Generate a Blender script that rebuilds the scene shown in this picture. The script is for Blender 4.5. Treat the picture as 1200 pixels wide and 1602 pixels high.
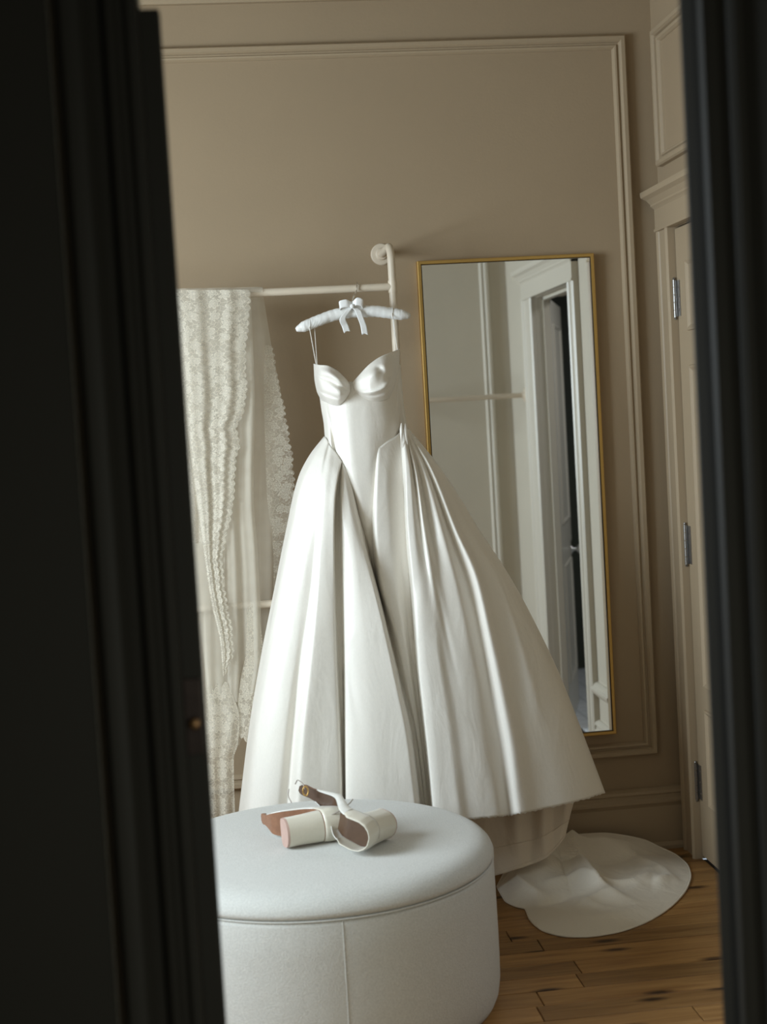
import bpy, bmesh, math, random
import numpy as np
from mathutils import Vector, Matrix
from math import sin, cos, pi, sqrt, tan, atan2

for o in list(bpy.data.objects):
    bpy.data.objects.remove(o)
SC = bpy.context.scene
COL = SC.collection
random.seed(7)
RNG = np.random.default_rng(5)

# ------------------------------------------------------------------ camera
YAW, PITCH, ROLL = 0.1112, 0.0639, -0.0575
CAM = np.array([-1.547, -4.9026, 1.5459])
F, PX, PY = 2300.0, 600.0, 801.0           # pixels of a 1200 x 1602 frame
B = np.array([[1, 0, 0], [0, 0, -1], [0, 1, 0]], float)
Ry = np.array([[cos(YAW), -sin(YAW), 0], [sin(YAW), cos(YAW), 0], [0, 0, 1]])
Rx = np.array([[1, 0, 0], [0, cos(PITCH), -sin(PITCH)], [0, sin(PITCH), cos(PITCH)]])
Rz = np.array([[cos(ROLL), -sin(ROLL), 0], [sin(ROLL), cos(ROLL), 0], [0, 0, 1]])
RM = Rz @ Rx @ B @ Ry
cd = bpy.data.cameras.new('camera')
cam = bpy.data.objects.new('camera', cd)
COL.objects.link(cam)
mw = Matrix.Identity(4)
for i in range(3):
    mw[i][0] = RM[0][i]; mw[i][1] = -RM[1][i]; mw[i][2] = -RM[2][i]; mw[i][3] = CAM[i]
cam.matrix_world = mw
cd.sensor_fit = 'HORIZONTAL'; cd.sensor_width = 24.0; cd.lens = 24.0 * F / 1200.0
cd.clip_start = 0.05
cd.dof.use_dof = True; cd.dof.focus_distance = 4.45; cd.dof.aperture_fstop = 2.4
SC.camera = cam

# ------------------------------------------------------------------ light and exposure
SC.view_settings.view_transform = 'Standard'
SC.view_settings.look = 'None'
SC.view_settings.gamma = 1.0
SC.view_settings.use_curve_mapping = False
SC.view_settings.exposure = 0.0
SC.cycles.use_denoising = True
SC.cycles.max_bounces = 10
SC.cycles.diffuse_bounces = 6
SC.cycles.transparent_max_bounces = 24
W = bpy.data.worlds.new('overcast_sky'); SC.world = W; W.use_nodes = True
W.node_tree.nodes['Background'].inputs[0].default_value = (0.72, 0.86, 1.0, 1)
W.node_tree.nodes['Background'].inputs[1].default_value = 0.6

def area_light(name, loc, aim, sx, sy, power, col, spread=180):
    l = bpy.data.lights.new(name, 'AREA'); l.shape = 'RECTANGLE'; l.size = sx; l.size_y = sy
    l.energy = power; l.color = col; l.spread = math.radians(spread)
    o = bpy.data.objects.new(name, l); COL.objects.link(o)
    o.location = loc
    o.rotation_euler = (Vector(aim) - Vector(loc)).to_track_quat('-Z', 'Y').to_euler()
    return o
# daylight entering through the window in the left wall
area_light('window_daylight', (-3.42, -1.85, 1.75), (-1.0, -1.6, 1.2), 1.2, 1.3, 102, (0.80, 0.92, 1.0))
# unseen fill lamp added in the hall to lift the dark left casing
area_light('hall_fill', (-0.5, -5.2, 1.0), (-1.8, -2.85, 0.2), 0.5, 0.8, 15.0, (0.96, 1.0, 0.88))

# ------------------------------------------------------------------ helpers
def ray(x, y):
    return RM.T @ np.array([(x - PX) / F, (y - PY) / F, 1.0])
def at(x, y, Y):
    d = ray(x, y); return CAM + d * (Y - CAM[1]) / d[1]
def atz(x, y, Z):
    d = ray(x, y); return CAM + d * (Z - CAM[2]) / d[2]

def tag(o, label=None, cat=None, group=None, kind=None):
    if label: o['label'] = label
    if cat: o['category'] = cat
    if group: o['group'] = group
    if kind: o['kind'] = kind
    return o

def empty(name, loc=(0, 0, 0), label=None, cat=None, group=None, kind=None):
    o = bpy.data.objects.new(name, None); COL.objects.link(o)
    o.location = loc; o.empty_display_size = 0.1
    return tag(o, label, cat, group, kind)

def mesh_obj(name, verts, faces, material, parent=None, smooth=True, uvs=None, sharp=None):
    me = bpy.data.meshes.new(name)
    me.from_pydata([tuple(map(float, v)) for v in verts], [], [tuple(f) for f in faces])
    if uvs is not None:
        ul = me.uv_layers.new(name='UVMap')
        vi = np.empty(len(me.loops), dtype=np.int32); me.loops.foreach_get('vertex_index', vi)
        ul.data.foreach_set('uv', np.asarray(uvs, np.float32)[vi].ravel())
    me.materials.append(material)
    if smooth:
        me.polygons.foreach_set('use_smooth', [True] * len(me.polygons))
        if sharp:
            me.set_sharp_from_angle(angle=math.radians(sharp))
    me.update()
    o = bpy.data.objects.new(name, me); COL.objects.link(o)
    if parent is not None:
        o.parent = parent
        o.matrix_parent_inverse = Matrix.Translation(-Vector(parent.location)) if parent.type == 'EMPTY' else Matrix.Identity(4)
    return o

class MB:
    """collects shapes of one part"""
    def __init__(self): self.v = []; self.f = []
    def add(self, v, f):
        n = len(self.v); self.v += [tuple(map(float, p)) for p in v]; self.f += [tuple(i + n for i in q) for q in f]; return self
    def box(self, x0, x1, y0, y1, z0, z1, ch=0.0):
        if ch <= 0:
            v = [(x, y, z) for z in (z0, z1) for y in (y0, y1) for x in (x0, x1)]
            f = [(0, 2, 3, 1), (4, 5, 7, 6), (0, 1, 5, 4), (2, 6, 7, 3), (0, 4, 6, 2), (1, 3, 7, 5)]
            return self.add(v, f)
        bm = bmesh.new(); bmesh.ops.create_cube(bm, size=1)
        for q in bm.verts:
            q.co = Vector(((x0 + x1) / 2 + q.co.x * (x1 - x0), (y0 + y1) / 2 + q.co.y * (y1 - y0), (z0 + z1) / 2 + q.co.z * (z1 - z0)))
        bmesh.ops.bevel(bm, geom=bm.edges[:], offset=ch, segments=2, profile=0.5, affect='EDGES')
        bm.verts.index_update()
        self.add([q.co[:] for q in bm.verts], [[q.index for q in f.verts] for f in bm.faces]); bm.free(); return self
    def tube(self, pts, r, n=10, closed=False, cap=True):
        pts = [np.array(p, float) for p in pts]; m = len(pts)
        rr = r if hasattr(r, '__len__') else [r] * m
        up = np.array([0, 0, 1.0]); rings = []; prev = None
        for i in range(m):
            a = pts[(i - 1) % m] if (closed or i > 0) else pts[i]
            b = pts[(i + 1) % m] if (closed or i < m - 1) else pts[i]
            t = b - a; t /= (np.linalg.norm(t) + 1e-12)
            if prev is None:
                s = np.cross(t, up)
                if np.linalg.norm(s) < 1e-3: s = np.cross(t, [1, 0, 0])
            else:
                s = prev - t * np.dot(prev, t)
            s /= np.linalg.norm(s) + 1e-12; prev = s; u = np.cross(s, t)
            rings.append([pts[i] + rr[i] * (cos(2 * pi * k / n) * s + sin(2 * pi * k / n) * u) for k in range(n)])
        v = [p for R in rings for p in R]; f = []
        for i in range(m if closed else m - 1):
            j = (i + 1) % m
            for k in range(n):
                l = (k + 1) % n
                f.append((i * n + k, i * n + l, j * n + l, j * n + k))
        if cap and not closed:
            f.append(tuple(range(n))[::-1]); f.append(tuple((m - 1) * n + k for k in range(n)))
        return self.add(v, f)
    def lathe(self, prof, n=48, M=None):
        """profile of (radius, height) about local z; M places it"""
        M = M or Matrix.Identity(4); v = []; f = []; m = len(prof)
        for r, h in prof:
            for k in range(n):
                a = 2 * pi * k / n; v.append((M @ Vector((r * cos(a), r * sin(a), h)))[:])
        for i in range(m - 1):
            for k in range(n):
                l = (k + 1) % n
                f.append((i * n + k, i * n + l, (i + 1) * n + l, (i + 1) * n + k))
        if prof[0][0] > 1e-6: f.append(tuple(range(n))[::-1])
        if prof[-1][0] > 1e-6: f.append(tuple((m - 1) * n + k for k in range(n)))
        return self.add(v, f)
    def extrude(self, prof, P, N1, N2, p0, p1):
        """profile (a,b) in axes N1,N2 swept in a straight line from P+p0*T to P+p1*T, T = N1 x N2 or given by p0,p1 as points"""
        N1 = np.array(N1, float); N2 = np.array(N2, float)
        A = [np.array(p0) + N1 * a + N2 * b for a, b in prof]; Bq = [np.array(p1) + N1 * a + N2 * b for a, b in prof]
        n = len(prof); f = [(i, (i + 1) % n, n + (i + 1) % n, n + i) for i in range(n)]
        f += [tuple(range(n))[::-1], tuple(range(n, 2 * n))]
        return self.add(A + Bq, f)
    def frame(self, prof, O, U, V, Nn, u0, u1, v0, v1):
        """mitred rectangular frame; profile (inset, height)"""
        O, U, V, Nn = [np.array(q, float) for q in (O, U, V, Nn)]
        cs = [(u0, v0, 1, 1), (u1, v0, -1, 1), (u1, v1, -1, -1), (u0, v1, 1, -1)]
        v = []; f = []; n = len(prof)
        for (cu, cv, su, sv) in cs:
            for a, h in prof: v.append(O + U * (cu + su * a) + V * (cv + sv * a) + Nn * h)
        for i in range(4):
            j = (i + 1) % 4
            for k in range(n - 1): f.append((i * n + k, j * n + k, j * n + k + 1, i * n + k + 1))
        return self.add(v, f)
    def build(self, name, material, parent=None, smooth=False, sharp=40):
        o = mesh_obj(name, self.v, self.f, material, parent, smooth, sharp=sharp if smooth else None)
        bm = bmesh.new(); bm.from_mesh(o.data); bmesh.ops.recalc_face_normals(bm, faces=bm.faces[:]); bm.to_mesh(o.data); bm.free()
        return o

def struct(name, mb, material, smooth=False, sharp=40):
    return tag(mb.build(name, material, None, smooth, sharp), kind='structure')

def pchip(xs, Ys, xq):
    """monotone cubic through rows Ys (n,3) at xs"""
    xs = np.asarray(xs, float); Ys = np.asarray(Ys, float)
    h = np.diff(xs); h[h < 1e-9] = 1e-9; d = np.diff(Ys, axis=0) / h[:, None]
    n = len(xs); m = np.zeros_like(Ys)
    m[0] = d[0]; m[-1] = d[-1]
    for i in range(1, n - 1):
        w1 = 2 * h[i] + h[i - 1]; w2 = h[i] + 2 * h[i - 1]
        ok = d[i - 1] * d[i] > 0
        with np.errstate(divide='ignore', invalid='ignore'):
            mm = (w1 + w2) / (w1 / d[i - 1] + w2 / d[i])
        m[i] = np.where(ok, mm, 0)
    idx = np.clip(np.searchsorted(xs, xq, side='right') - 1, 0, n - 2)
    hh = h[idx]; t = ((xq - xs[idx]) / hh)[:, None]; hh = hh[:, None]
    return ((2 * t**3 - 3 * t**2 + 1) * Ys[idx] + (t**3 - 2 * t**2 + t) * hh * m[idx]
            + (-2 * t**3 + 3 * t**2) * Ys[idx + 1] + (t**3 - t**2) * hh * m[idx + 1])

def resample(P, n, t=None):
    P = np.asarray(P, float); s = np.r_[0, np.cumsum(np.linalg.norm(np.diff(P, axis=0), axis=1))]
    q = np.linspace(0, s[-1], n) if t is None else np.asarray(t) * s[-1]
    return pchip(s, P, q)

def loft(lines, nv, nu, closed=False):
    """lines: 3-D polylines side by side; returns grid (nv rows along a line, nu columns across)"""
    L = [resample(l, nv) for l in lines]
    G = np.array(L)                                    # (k, nv, 3)
    if closed: G = np.concatenate([G, G[:1]], 0)
    d = np.linalg.norm(np.diff(G, axis=0), axis=2).mean(1); s = np.r_[0, np.cumsum(d)]
    q = np.linspace(0, s[-1], nu)
    out = np.zeros((nv, nu, 3))
    for r in range(nv): out[r] = pchip(s, G[:, r], q)
    return out

def grid_faces(nv, nu, wrap=False):
    f = []
    for r in range(nv - 1):
        for c in range(nu - (0 if wrap else 1)):
            c2 = (c + 1) % nu
            f.append((r * nu + c, r * nu + c2, (r + 1) * nu + c2, (r + 1) * nu + c))
    return f

def grid_obj(name, G, material, parent=None, thick=0.0, uv=True, wrap=False):
    nv, nu, _ = G.shape
    P = G.reshape(-1, 3)
    uvs = None
    if uv:
        du = np.zeros(nu); dv = np.zeros(nv)
        du[1:] = np.cumsum(np.linalg.norm(np.diff(G, axis=1), axis=2).mean(0))
        dv[1:] = np.cumsum(np.linalg.norm(np.diff(G, axis=0), axis=2).mean(1))
        uu, vv = np.meshgrid(du, -dv); uvs = np.stack([uu.ravel(), vv.ravel()], 1)
    o = mesh_obj(name, P, grid_faces(nv, nu, wrap), material, parent, True, uvs)
    if thick > 0:
        md = o.modifiers.new('cloth_thickness', 'SOLIDIFY'); md.thickness = thick; md.offset = 0
    return o

def px(pts, Y=None):
    """photo measurements (x, y, depth) -> points in the room"""
    return [at(p[0], p[1], p[2] if Y is None else Y) for p in pts]

# ------------------------------------------------------------------ materials
def new_mat(name):
    m = bpy.data.materials.new(name); m.use_nodes = True
    nt = m.node_tree; return m, nt, nt.nodes['Principled BSDF']
def N(nt, t, **kw):
    n = nt.nodes.new(t)
    for k, v in kw.items():
        if k in n.inputs.keys(): n.inputs[k].default_value = v
        else: setattr(n, k, v)
    return n
def plain(name, col, rough=0.5, spec=0.5, metal=0.0, noise=0.0, scale=40, bump=0.0, bscale=60, sheen=0.0, coord='Object', stretch=(1, 1, 1), bdist=0.01):
    m, nt, p = new_mat(name)
    p.inputs['Base Color'].default_value = (*col, 1); p.inputs['Roughness'].default_value = rough
    p.inputs['Specular IOR Level'].default_value = spec; p.inputs['Metallic'].default_value = metal
    if sheen: p.inputs['Sheen Weight'].default_value = sheen
    if noise or bump:
        tc = N(nt, 'ShaderNodeTexCoord'); mp = N(nt, 'ShaderNodeMapping'); mp.inputs['Scale'].default_value = stretch
        nt.links.new(tc.outputs[coord], mp.inputs[0])
    if noise:
        n = N(nt, 'ShaderNodeTexNoise'); n.inputs['Scale'].default_value = scale; n.inputs['Detail'].default_value = 4
        nt.links.new(mp.outputs[0], n.inputs['Vector'])
        r = N(nt, 'ShaderNodeValToRGB')
        r.color_ramp.elements[0].position = 0.3; r.color_ramp.elements[1].position = 0.7
        r.color_ramp.elements[0].color = (*[c * (1 - noise) for c in col], 1)
        r.color_ramp.elements[1].color = (*[min(1, c * (1 + noise)) for c in col], 1)
        nt.links.new(n.outputs['Fac'], r.inputs[0]); nt.links.new(r.outputs[0], p.inputs['Base Color'])
    if bump:
        n = N(nt, 'ShaderNodeTexNoise'); n.inputs['Scale'].default_value = bscale; n.inputs['Detail'].default_value = 3
        nt.links.new(mp.outputs[0], n.inputs['Vector'])
        b = N(nt, 'ShaderNodeBump'); b.inputs['Strength'].default_value = bump; b.inputs['Distance'].default_value = bdist
        nt.links.new(n.outputs['Fac'], b.inputs['Height']); nt.links.new(b.outputs[0], p.inputs['Normal'])
    return m

WALL = plain('wall_paint', (0.345, 0.262, 0.170), 0.6, 0.35, noise=0.02, scale=3, bump=0.08, bscale=120, bdist=0.004)  # also darkens the corner end of the right wall in place of shade
TRIM = plain('trim_paint', (0.38, 0.296, 0.198), 0.45, 0.4, bump=0.05, bscale=30, bdist=0.003)  # also on the closet door and its casing, standing in for dim light
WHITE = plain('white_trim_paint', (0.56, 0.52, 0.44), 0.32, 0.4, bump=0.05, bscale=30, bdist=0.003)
WALLW = plain('pale_wall_paint', (0.52, 0.475, 0.39), 0.5, 0.35, noise=0.02, scale=3, bump=0.08, bscale=120, bdist=0.004)
CEIL = plain('ceiling_paint', (0.28, 0.235, 0.175), 0.7, 0.3, noise=0.02, scale=2)
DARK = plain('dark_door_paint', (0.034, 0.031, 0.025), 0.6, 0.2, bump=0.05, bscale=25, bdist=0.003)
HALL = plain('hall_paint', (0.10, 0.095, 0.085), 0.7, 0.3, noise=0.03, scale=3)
GLASSM = plain('window_glass', (0.9, 0.95, 1.0), 0.02); GLASSM.node_tree.nodes['Principled BSDF'].inputs['Transmission Weight'].default_value = 1.0
MIRR = plain('mirror_silver', (0.93, 0.94, 0.93), 0.015, 0.5, metal=1.0)
GOLD = plain('brushed_brass', (0.62, 0.40, 0.13), 0.38, 0.5, metal=0.85, bump=0.06, bscale=40, stretch=(1, 1, 30), bdist=0.001)
DARKM = plain('dark_metal', (0.05, 0.035, 0.03), 0.4, 0.5, metal=0.6, noise=0.2, scale=50)
BRONZE = plain('old_bronze', (0.22, 0.12, 0.05), 0.4, 0.5, metal=0.7, noise=0.2, scale=50)
CHROME = plain('polished_nickel', (0.75, 0.74, 0.72), 0.16, 0.5, metal=1.0, noise=0.04, scale=60)
STEEL = plain('aged_nickel', (0.30, 0.29, 0.28), 0.3, 0.5, metal=0.9, noise=0.1, scale=80)
PIPE = plain('cream_pipe_paint', (0.64, 0.555, 0.44), 0.4, 0.5, noise=0.03, scale=20)

def satin(name, col, rough=0.36, wr=0.35, sheen=0.25):
    m, nt, p = new_mat(name)
    p.inputs['Base Color'].default_value = (*col, 1); p.inputs['Roughness'].default_value = rough
    p.inputs['Specular IOR Level'].default_value = 0.45
    p.inputs['Sheen Weight'].default_value = sheen; p.inputs['Sheen Roughness'].default_value = 0.4
    tc = N(nt, 'ShaderNodeTexCoord')
    mp = N(nt, 'ShaderNodeMapping'); mp.inputs['Scale'].default_value = (1, 1, 0.45)
    nt.links.new(tc.outputs['Object'], mp.inputs[0])
    n1 = N(nt, 'ShaderNodeTexNoise'); n1.inputs['Scale'].default_value = 11; n1.inputs['Detail'].default_value = 3; n1.inputs['Distortion'].default_value = 0.6
    nt.links.new(mp.outputs[0], n1.inputs['Vector'])
    mp2 = N(nt, 'ShaderNodeMapping'); mp2.inputs['Scale'].default_value = (350, 350, 120)
    nt.links.new(tc.outputs['Object'], mp2.inputs[0])
    n2 = N(nt, 'ShaderNodeTexNoise'); n2.inputs['Scale'].default_value = 1.0; n2.inputs['Detail'].default_value = 2
    nt.links.new(mp2.outputs[0], n2.inputs['Vector'])
    b1 = N(nt, 'ShaderNodeBump'); b1.inputs['Strength'].default_value = wr; b1.inputs['Distance'].default_value = 0.02
    b2 = N(nt, 'ShaderNodeBump'); b2.inputs['Strength'].default_value = 0.12; b2.inputs['Distance'].default_value = 0.001
    nt.links.new(n1.outputs['Fac'], b1.inputs['Height'])
    nt.links.new(n2.outputs['Fac'], b2.inputs['Height'])
    nt.links.new(b1.outputs[0], b2.inputs['Normal']); nt.links.new(b2.outputs[0], p.inputs['Normal'])
    r = N(nt, 'ShaderNodeValToRGB'); r.color_ramp.elements[0].position = 0.3; r.color_ramp.elements[1].position = 0.7
    r.color_ramp.elements[0].color = (*[c * 0.96 for c in col], 1); r.color_ramp.elements[1].color = (*col, 1)
    nt.links.new(n2.outputs['Fac'], r.inputs[0]); nt.links.new(r.outputs[0], p.inputs['Base Color'])
    return m
SATIN = satin('ivory_satin', (0.86, 0.825, 0.76), 0.33, 0.22)
LINING = satin('ivory_lining', (0.80, 0.70, 0.585), 0.55, 0.5)
TRAIN = satin('ivory_satin_shaded', (0.80, 0.74, 0.64), 0.42, 0.3)  # skirt satin toned darker and warmer, shade put into the colour
HSATIN = satin('white_hanger_satin', (0.86, 0.86, 0.84), 0.36, 0.9)
RIBBON = satin('white_ribbon_satin', (0.88, 0.88, 0.87), 0.3, 0.2)
SHOESATIN = satin('champagne_shoe_satin', (0.70, 0.66, 0.56), 0.24, 0.05)
PINK = plain('pink_heel_rubber', (0.50, 0.34, 0.29), 0.5, 0.4, noise=0.06, scale=60)
TAN = plain('tan_leather_sole', (0.26, 0.125, 0.07), 0.45, 0.5, noise=0.12, scale=90)
INSOLE = plain('brown_insole', (0.085, 0.045, 0.024), 0.4, 0.5, noise=0.1, scale=80)
CLEAR = plain('pearl_vinyl', (0.74, 0.73, 0.69), 0.14, 0.7, noise=0.04, scale=40)
STRAPM = plain('thin_silver_strap', (0.45, 0.4, 0.36), 0.3, 0.6, metal=0.3, noise=0.05, scale=90)
BUCK = plain('gold_buckle', (0.75, 0.5, 0.2), 0.22, 0.5, metal=1.0, noise=0.05, scale=90)

def wool():
    m, nt, p = new_mat('pale_grey_boucle')
    tc = N(nt, 'ShaderNodeTexCoord')
    n = N(nt, 'ShaderNodeTexNoise'); n.inputs['Scale'].default_value = 260; n.inputs['Detail'].default_value = 3
    n3 = N(nt, 'ShaderNodeTexNoise'); n3.inputs['Scale'].default_value = 9; n3.inputs['Detail'].default_value = 2
    nt.links.new(tc.outputs['Object'], n.inputs['Vector']); nt.links.new(tc.outputs['Object'], n3.inputs['Vector'])
    r = N(nt, 'ShaderNodeValToRGB'); r.color_ramp.elements[0].position = 0.3; r.color_ramp.elements[1].position = 0.7
    r.color_ramp.elements[0].color = (0.50, 0.50, 0.475, 1); r.color_ramp.elements[1].color = (0.60, 0.60, 0.57, 1)
    nt.links.new(n.outputs['Fac'], r.inputs[0]); nt.links.new(r.outputs[0], p.inputs['Base Color'])
    b = N(nt, 'ShaderNodeBump'); b.inputs['Strength'].default_value = 0.35; b.inputs['Distance'].default_value = 0.003
    b2 = N(nt, 'ShaderNodeBump'); b2.inputs['Strength'].default_value = 0.12; b2.inputs['Distance'].default_value = 0.02
    nt.links.new(n.outputs['Fac'], b.inputs['Height']); nt.links.new(n3.outputs['Fac'], b2.inputs['Height'])
    nt.links.new(b2.outputs[0], b.inputs['Normal']); nt.links.new(b.outputs[0], p.inputs['Normal'])
    p.inputs['Roughness'].default_value = 0.9; p.inputs['Specular IOR Level'].default_value = 0.2
    p.inputs['Sheen Weight'].default_value = 0.3
    return m
WOOL = wool()

def pine():
    m, nt, p = new_mat('knotty_pine')
    tc = N(nt, 'ShaderNodeTexCoord'); oi = N(nt, 'ShaderNodeObjectInfo')
    off = N(nt, 'ShaderNodeVectorMath', operation='SCALE'); off.inputs[0].default_value = (37, 19, 11)
    nt.links.new(oi.outputs['Random'], off.inputs['Scale'])
    add = N(nt, 'ShaderNodeVectorMath', operation='ADD')
    nt.links.new(tc.outputs['Object'], add.inputs[0]); nt.links.new(off.outputs[0], add.inputs[1])
    mp = N(nt, 'ShaderNodeMapping'); mp.inputs['Scale'].default_value = (1.2, 14, 14)
    nt.links.new(add.outputs[0], mp.inputs[0])
    n = N(nt, 'ShaderNodeTexNoise'); n.inputs['Scale'].default_value = 3.0; n.inputs['Detail'].default_value = 6; n.inputs['Distortion'].default_value = 0.8
    nt.links.new(mp.outputs[0], n.inputs['Vector'])
    r = N(nt, 'ShaderNodeValToRGB'); r.color_ramp.elements[0].position = 0.28; r.color_ramp.elements[1].position = 0.72
    r.color_ramp.elements[0].color = (0.24, 0.115, 0.036, 1); r.color_ramp.elements[1].color = (0.42, 0.235, 0.085, 1)
    nt.links.new(n.outputs['Fac'], r.inputs[0])
    # knots
    mk = N(nt, 'ShaderNodeMapping'); mk.inputs['Scale'].default_value = (2.0, 6.0, 1)
    nt.links.new(add.outputs[0], mk.inputs[0])
    v = N(nt, 'ShaderNodeTexVoronoi', voronoi_dimensions='2D'); v.inputs['Scale'].default_value = 1.0
    nt.links.new(mk.outputs[0], v.inputs['Vector'])
    kr = N(nt, 'ShaderNodeValToRGB'); kr.color_ramp.elements[0].position = 0.03; kr.color_ramp.elements[1].position = 0.11
    kr.color_ramp.elements[0].color = (0.16, 0.12, 0.1, 1); kr.color_ramp.elements[1].color = (1, 1, 1, 1)
    nt.links.new(v.outputs['Distance'], kr.inputs[0])
    mu = N(nt, 'ShaderNodeMix', data_type='RGBA', blend_type='MULTIPLY'); mu.inputs[0].default_value = 1.0
    nt.links.new(r.outputs[0], mu.inputs[6]); nt.links.new(kr.outputs[0], mu.inputs[7])
    # each board its own tone
    hv = N(nt, 'ShaderNodeMapRange'); hv.inputs['To Min'].default_value = 0.72; hv.inputs['To Max'].default_value = 1.12
    nt.links.new(oi.outputs['Random'], hv.inputs[0])
    hs = N(nt, 'ShaderNodeHueSaturation'); hs.inputs['Saturation'].default_value = 1.0
    nt.links.new(hv.outputs[0], hs.inputs['Value']); nt.links.new(mu.outputs[2], hs.inputs['Color'])
    nt.links.new(hs.outputs[0], p.inputs['Base Color'])
    p.inputs['Roughness'].default_value = 0.42; p.inputs['Specular IOR Level'].default_value = 0.35
    b = N(nt, 'ShaderNodeBump'); b.inputs['Strength'].default_value = 0.1; b.inputs['Distance'].default_value = 0.002
    nt.links.new(n.outputs['Fac'], b.inputs['Height']); nt.links.new(b.outputs[0], p.inputs['Normal'])
    return m
PINE = pine()
SUBFLOOR = plain('dark_floor_joint', (0.03, 0.018, 0.01), 0.9, noise=0.1, scale=20)

def lace(name, dense):
    """lace: fine net with flower and scroll motifs, the net lets the light through"""
    m, nt, p = new_mat(name)
    p.inputs['Base Color'].default_value = (0.67, 0.62, 0.52, 1); p.inputs['Roughness'].default_value = 0.75
    p.inputs['Specular IOR Level'].default_value = 0.2
    uv = N(nt, 'ShaderNodeTexCoord')
    nz = N(nt, 'ShaderNodeTexNoise'); nz.inputs['Scale'].default_value = 14; nz.inputs['Detail'].default_value = 2
    nt.links.new(uv.outputs['UV'], nz.inputs['Vector'])
    dsp = N(nt, 'ShaderNodeVectorMath', operation='SCALE'); dsp.inputs['Scale'].default_value = 0.03
    nt.links.new(nz.outputs['Color'], dsp.inputs[0])
    add = N(nt, 'ShaderNodeVectorMath', operation='ADD')
    nt.links.new(uv.outputs['UV'], add.inputs[0]); nt.links.new(dsp.outputs[0], add.inputs[1])
    # flowers: six-petalled outlines round voronoi centres, about 4 cm across
    def math_(op, a_, b_=None):
        q = N(nt, 'ShaderNodeMath', operation=op)
        for i_, v_ in enumerate((a_, b_)):
            if v_ is None: continue
            if isinstance(v_, (int, float)): q.inputs[i_].default_value = v_
            else: nt.links.new(v_, q.inputs[i_])
        return q.outputs[0]
    SCL = 27
    sc = N(nt, 'ShaderNodeVectorMath', operation='SCALE'); sc.inputs['Scale'].default_value = SCL
    nt.links.new(add.outputs[0], sc.inputs[0])
    v = N(nt, 'ShaderNodeTexVoronoi', voronoi_dimensions='2D'); v.inputs['Scale'].default_value = 1.0; v.inputs['Randomness'].default_value = 0.75
    nt.links.new(sc.outputs[0], v.inputs['Vector'])
    df = N(nt, 'ShaderNodeVectorMath', operation='SUBTRACT'); nt.links.new(sc.outputs[0], df.inputs[0]); nt.links.new(v.outputs['Position'], df.inputs[1])
    sx = N(nt, 'ShaderNodeSeparateXYZ'); nt.links.new(df.outputs[0], sx.inputs[0])
    ang = math_('ARCTAN2', sx.outputs[1], sx.outputs[0])
    rad = math_('ADD', math_('MULTIPLY', math_('ABSOLUTE', math_('SINE', math_('MULTIPLY', ang, 3.0))), 0.22), 0.22)
    dd = v.outputs['Distance']
    outline = math_('LESS_THAN', math_('ABSOLUTE', math_('SUBTRACT', dd, rad)), 0.055)
    inner = math_('LESS_THAN', math_('ABSOLUTE', math_('SUBTRACT', dd, math_('MULTIPLY', rad, 0.55))), 0.03)
    heart = math_('LESS_THAN', dd, 0.09)
    fill = math_('MULTIPLY', math_('LESS_THAN', dd, rad), 0.40)
    # scrolls between the flowers
    v2 = N(nt, 'ShaderNodeTexVoronoi', voronoi_dimensions='2D', feature='DISTANCE_TO_EDGE'); v2.inputs['Scale'].default_value = 75
    nt.links.new(add.outputs[0], v2.inputs['Vector'])
    e = math_('MULTIPLY', math_('LESS_THAN', v2.outputs['Distance'], 0.07), 0.7)
    mxo = math_('MAXIMUM', math_('MAXIMUM', outline, math_('MAXIMUM', inner, heart)), math_('MAXIMUM', fill, e))
    class mx: outputs = [mxo]
    mr = N(nt, 'ShaderNodeMapRange'); mr.inputs['To Min'].default_value = 0.44 if dense else 0.26; mr.inputs['To Max'].default_value = 0.9 if dense else 0.62
    nt.links.new(mx.outputs[0], mr.inputs[0]); nt.links.new(mr.outputs[0], p.inputs['Alpha'])
    b = N(nt, 'ShaderNodeBump'); b.inputs['Strength'].default_value = 0.5; b.inputs['Distance'].default_value = 0.002
    nt.links.new(mx.outputs[0], b.inputs['Height']); nt.links.new(b.outputs[0], p.inputs['Normal'])
    p.inputs['Subsurface Weight'].default_value = 0.0
    return m
LACE = lace('dense_ivory_lace', True)
LACE2 = lace('open_ivory_lace', False)
def tulle():
    m, nt, p = new_mat('ivory_tulle')
    p.inputs['Base Color'].default_value = (0.68, 0.63, 0.53, 1); p.inputs['Roughness'].default_value = 0.8
    uv = N(nt, 'ShaderNodeTexCoord')
    n = N(nt, 'ShaderNodeTexNoise'); n.inputs['Scale'].default_value = 9
    nt.links.new(uv.outputs['UV'], n.inputs['Vector'])
    mr = N(nt, 'ShaderNodeMapRange'); mr.inputs['To Min'].default_value = 0.38; mr.inputs['To Max'].default_value = 0.60
    nt.links.new(n.outputs['Fac'], mr.inputs[0]); nt.links.new(mr.outputs[0], p.inputs['Alpha'])
    return m
TULLE = tulle()

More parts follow.
